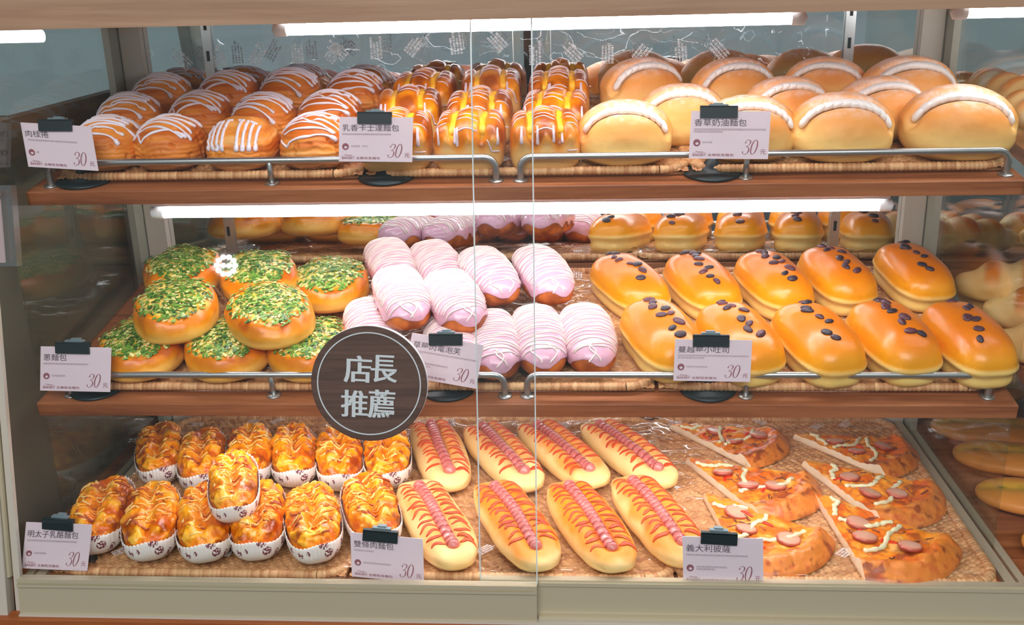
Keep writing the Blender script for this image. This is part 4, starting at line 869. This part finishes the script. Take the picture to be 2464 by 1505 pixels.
# ------------------------------------------------------------------ neighbouring case at the right: boards and breads
for Pn, back, sgn, lab in ((P1, .325, 1, 'upper shelf board of the neighbouring case on the right'), (P2, .385, 1, 'lower shelf board of the neighbouring case on the right'), (P1, .325, -1, 'dark upper shelf board of the neighbouring case on the left'), (P2, .385, -1, 'dark lower shelf board of the neighbouring case on the left')):
    Yv = np.cross(NS, [1.0, 0, 0]); B = np.stack([[1, 0, 0], Yv, NS], 0); m = MB(); m.box((sgn*(.64 if sgn > 0 else .665), .02, -.018), (sgn*1.24, back, 0), fr=(Pn*0, B)); o = m.obj('wooden_shelf', m_shelf); o.location = tuple(Pn); tag(o, lab, 'shelf')
def dim_lamp():
    a, b = hity((-900, 104), 1.24), hity((103, 92), 1.24); c = (a+b)/2; b[2] = a[2] = c[2]; root = empty('fluorescent_lamp', tuple(c)); tag(root, 'tube lamp in the neighbouring case at the upper left', 'lamp', 'fluorescent lamps of the display case')
    m = MB(); m.tube(np.linspace(a-c, b-c, 12), .0073, n=16, N=np.tile([0, 0, 1.], (12, 1))); m.obj('tube', m_lamp3, root, True)
    m = MB(); m.box(a-c+[0, -.01, .0095], b-c+[0, .014, .0155]); m.obj('housing', m_white, root)
dim_lamp()
def nb(name, kind, fn, shelf_no, x, s_, yaw, lab, grp, sc=1.0, lift=0.0):
    P, n = {1: (P1, NS), 2: (P2, NS), 3: (P3, UP)}[shelf_no]; Yv = np.cross(n, [1.0, 0, 0]); Pp = P+np.array([x, 0, 0])+Yv*s_+n*(.001+lift); B = Matrix(np.stack([[1, 0, 0], Yv, n], 1).tolist()).to_4x4()
    place(name, variant(kind, fn, 1), Matrix.Translation(Vector(Pp))@B@Matrix.Rotation(math.radians(yaw), 4, 'Z')@Matrix.Scale(sc, 4), lab, 'bread', grp)
g = 'rolls in the neighbouring case'
for k, (x, s_, yw, lf, lb_) in enumerate([(.70, .10, 78, 0, 'pale salt roll in the next case, nearest the glass front'), (.72, .19, 80, 0, 'pale salt roll in the next case, middle of the shelf'), (.71, .28, 84, 0, 'pale salt roll in the next case, by the back mirror'), (.90, .14, 80, 0, 'salt roll further right in the next case, front'), (.91, .24, 80, 0, 'salt roll further right in the next case, rear')]): nb('salt_roll', 'salt', mk_saltroll, 2, x, s_, yw, lb_, g, 1.1, lf)
for k, (x, s_, yw, lb_) in enumerate([(.70, .06, 72, 'flatbread with green filling in the next case, nearest the front'), (.69, .19, 72, 'flatbread with green filling in the next case, second from front'), (.70, .31, 74, 'flatbread with green filling in the next case, third from front'), (.70, .41, 76, 'flatbread with green filling in the next case, at the back')]): nb('filled_flatbread', 'flat', mk_flatbread, 3, x+.03, s_, yw, lb_, 'flatbreads in the neighbouring case', 1.0, 0)
for k, (x, s_, lb_) in enumerate([(.70, .10, 'pale bun on the top shelf of the next case, front'), (.69, .20, 'pale bun on the top shelf of the next case, middle'), (.70, .29, 'pale bun on the top shelf of the next case, rear'), (.82, .16, 'pale bun on the top shelf of the next case, further right')]): nb('bread_roll', 'salt2', mk_saltroll, 1, x, s_, 20, lb_, 'buns on the top shelf of the next case', .85, 0)

# ------------------------------------------------------------------ shop around
def room(name, a, b, mat):
    m = MB(); m.box(a, b); o = m.obj(name, mat); o['kind'] = 'structure'; return o
m_floor = mat_plain('floor_tile', (96, 92, 86), .4); room('floor', (-4, -4, -.05), (4, 1.9, 0), m_floor)
room('wall_back', (-4, 1.62, 0), (4, 1.7, 3.2), mat_plain('wall_paint', (120, 116, 108), .7))
# cluster downlight whose reflection shows in the left pane
d = ray((542, 640)); d = d/np.linalg.norm(d); hp = glass_at((542, 640), 0); rf = d-2*(d@GN)*GN; Lp = hp+rf*2.4
root = empty('cluster_downlight', tuple(Lp)); tag(root, 'ceiling cluster lamp whose flower-shaped glare shows on the left glass', 'lamp'); z_ = -rf; x_ = np.cross([0, 0, 1.], z_); x_ /= np.linalg.norm(x_); y_ = np.cross(z_, x_); Bl = np.stack([x_, y_, z_], 0)
m_led = mat_emit('led_glow', (1, .98, .95), 90)
m = MB(); m.lathe([(0, -.004), (.046, -.004), (.048, -.03), (0, -.04)], n=32, fr=(np.zeros(3), Bl)); m.obj('housing', m_white, root)
m = MB()
for k in range(12):
    rr, aa = (.030, k*math.pi/5) if k < 10 else (.010, (k-10)*math.pi)
    m.lathe([(0, .004), (.0075, .003), (.0085, 0), (0, -.002)], n=16, fr=(np.array([rr*math.cos(aa), rr*math.sin(aa), 0])@Bl, Bl))
m.obj('led_cluster', m_led, root, True)
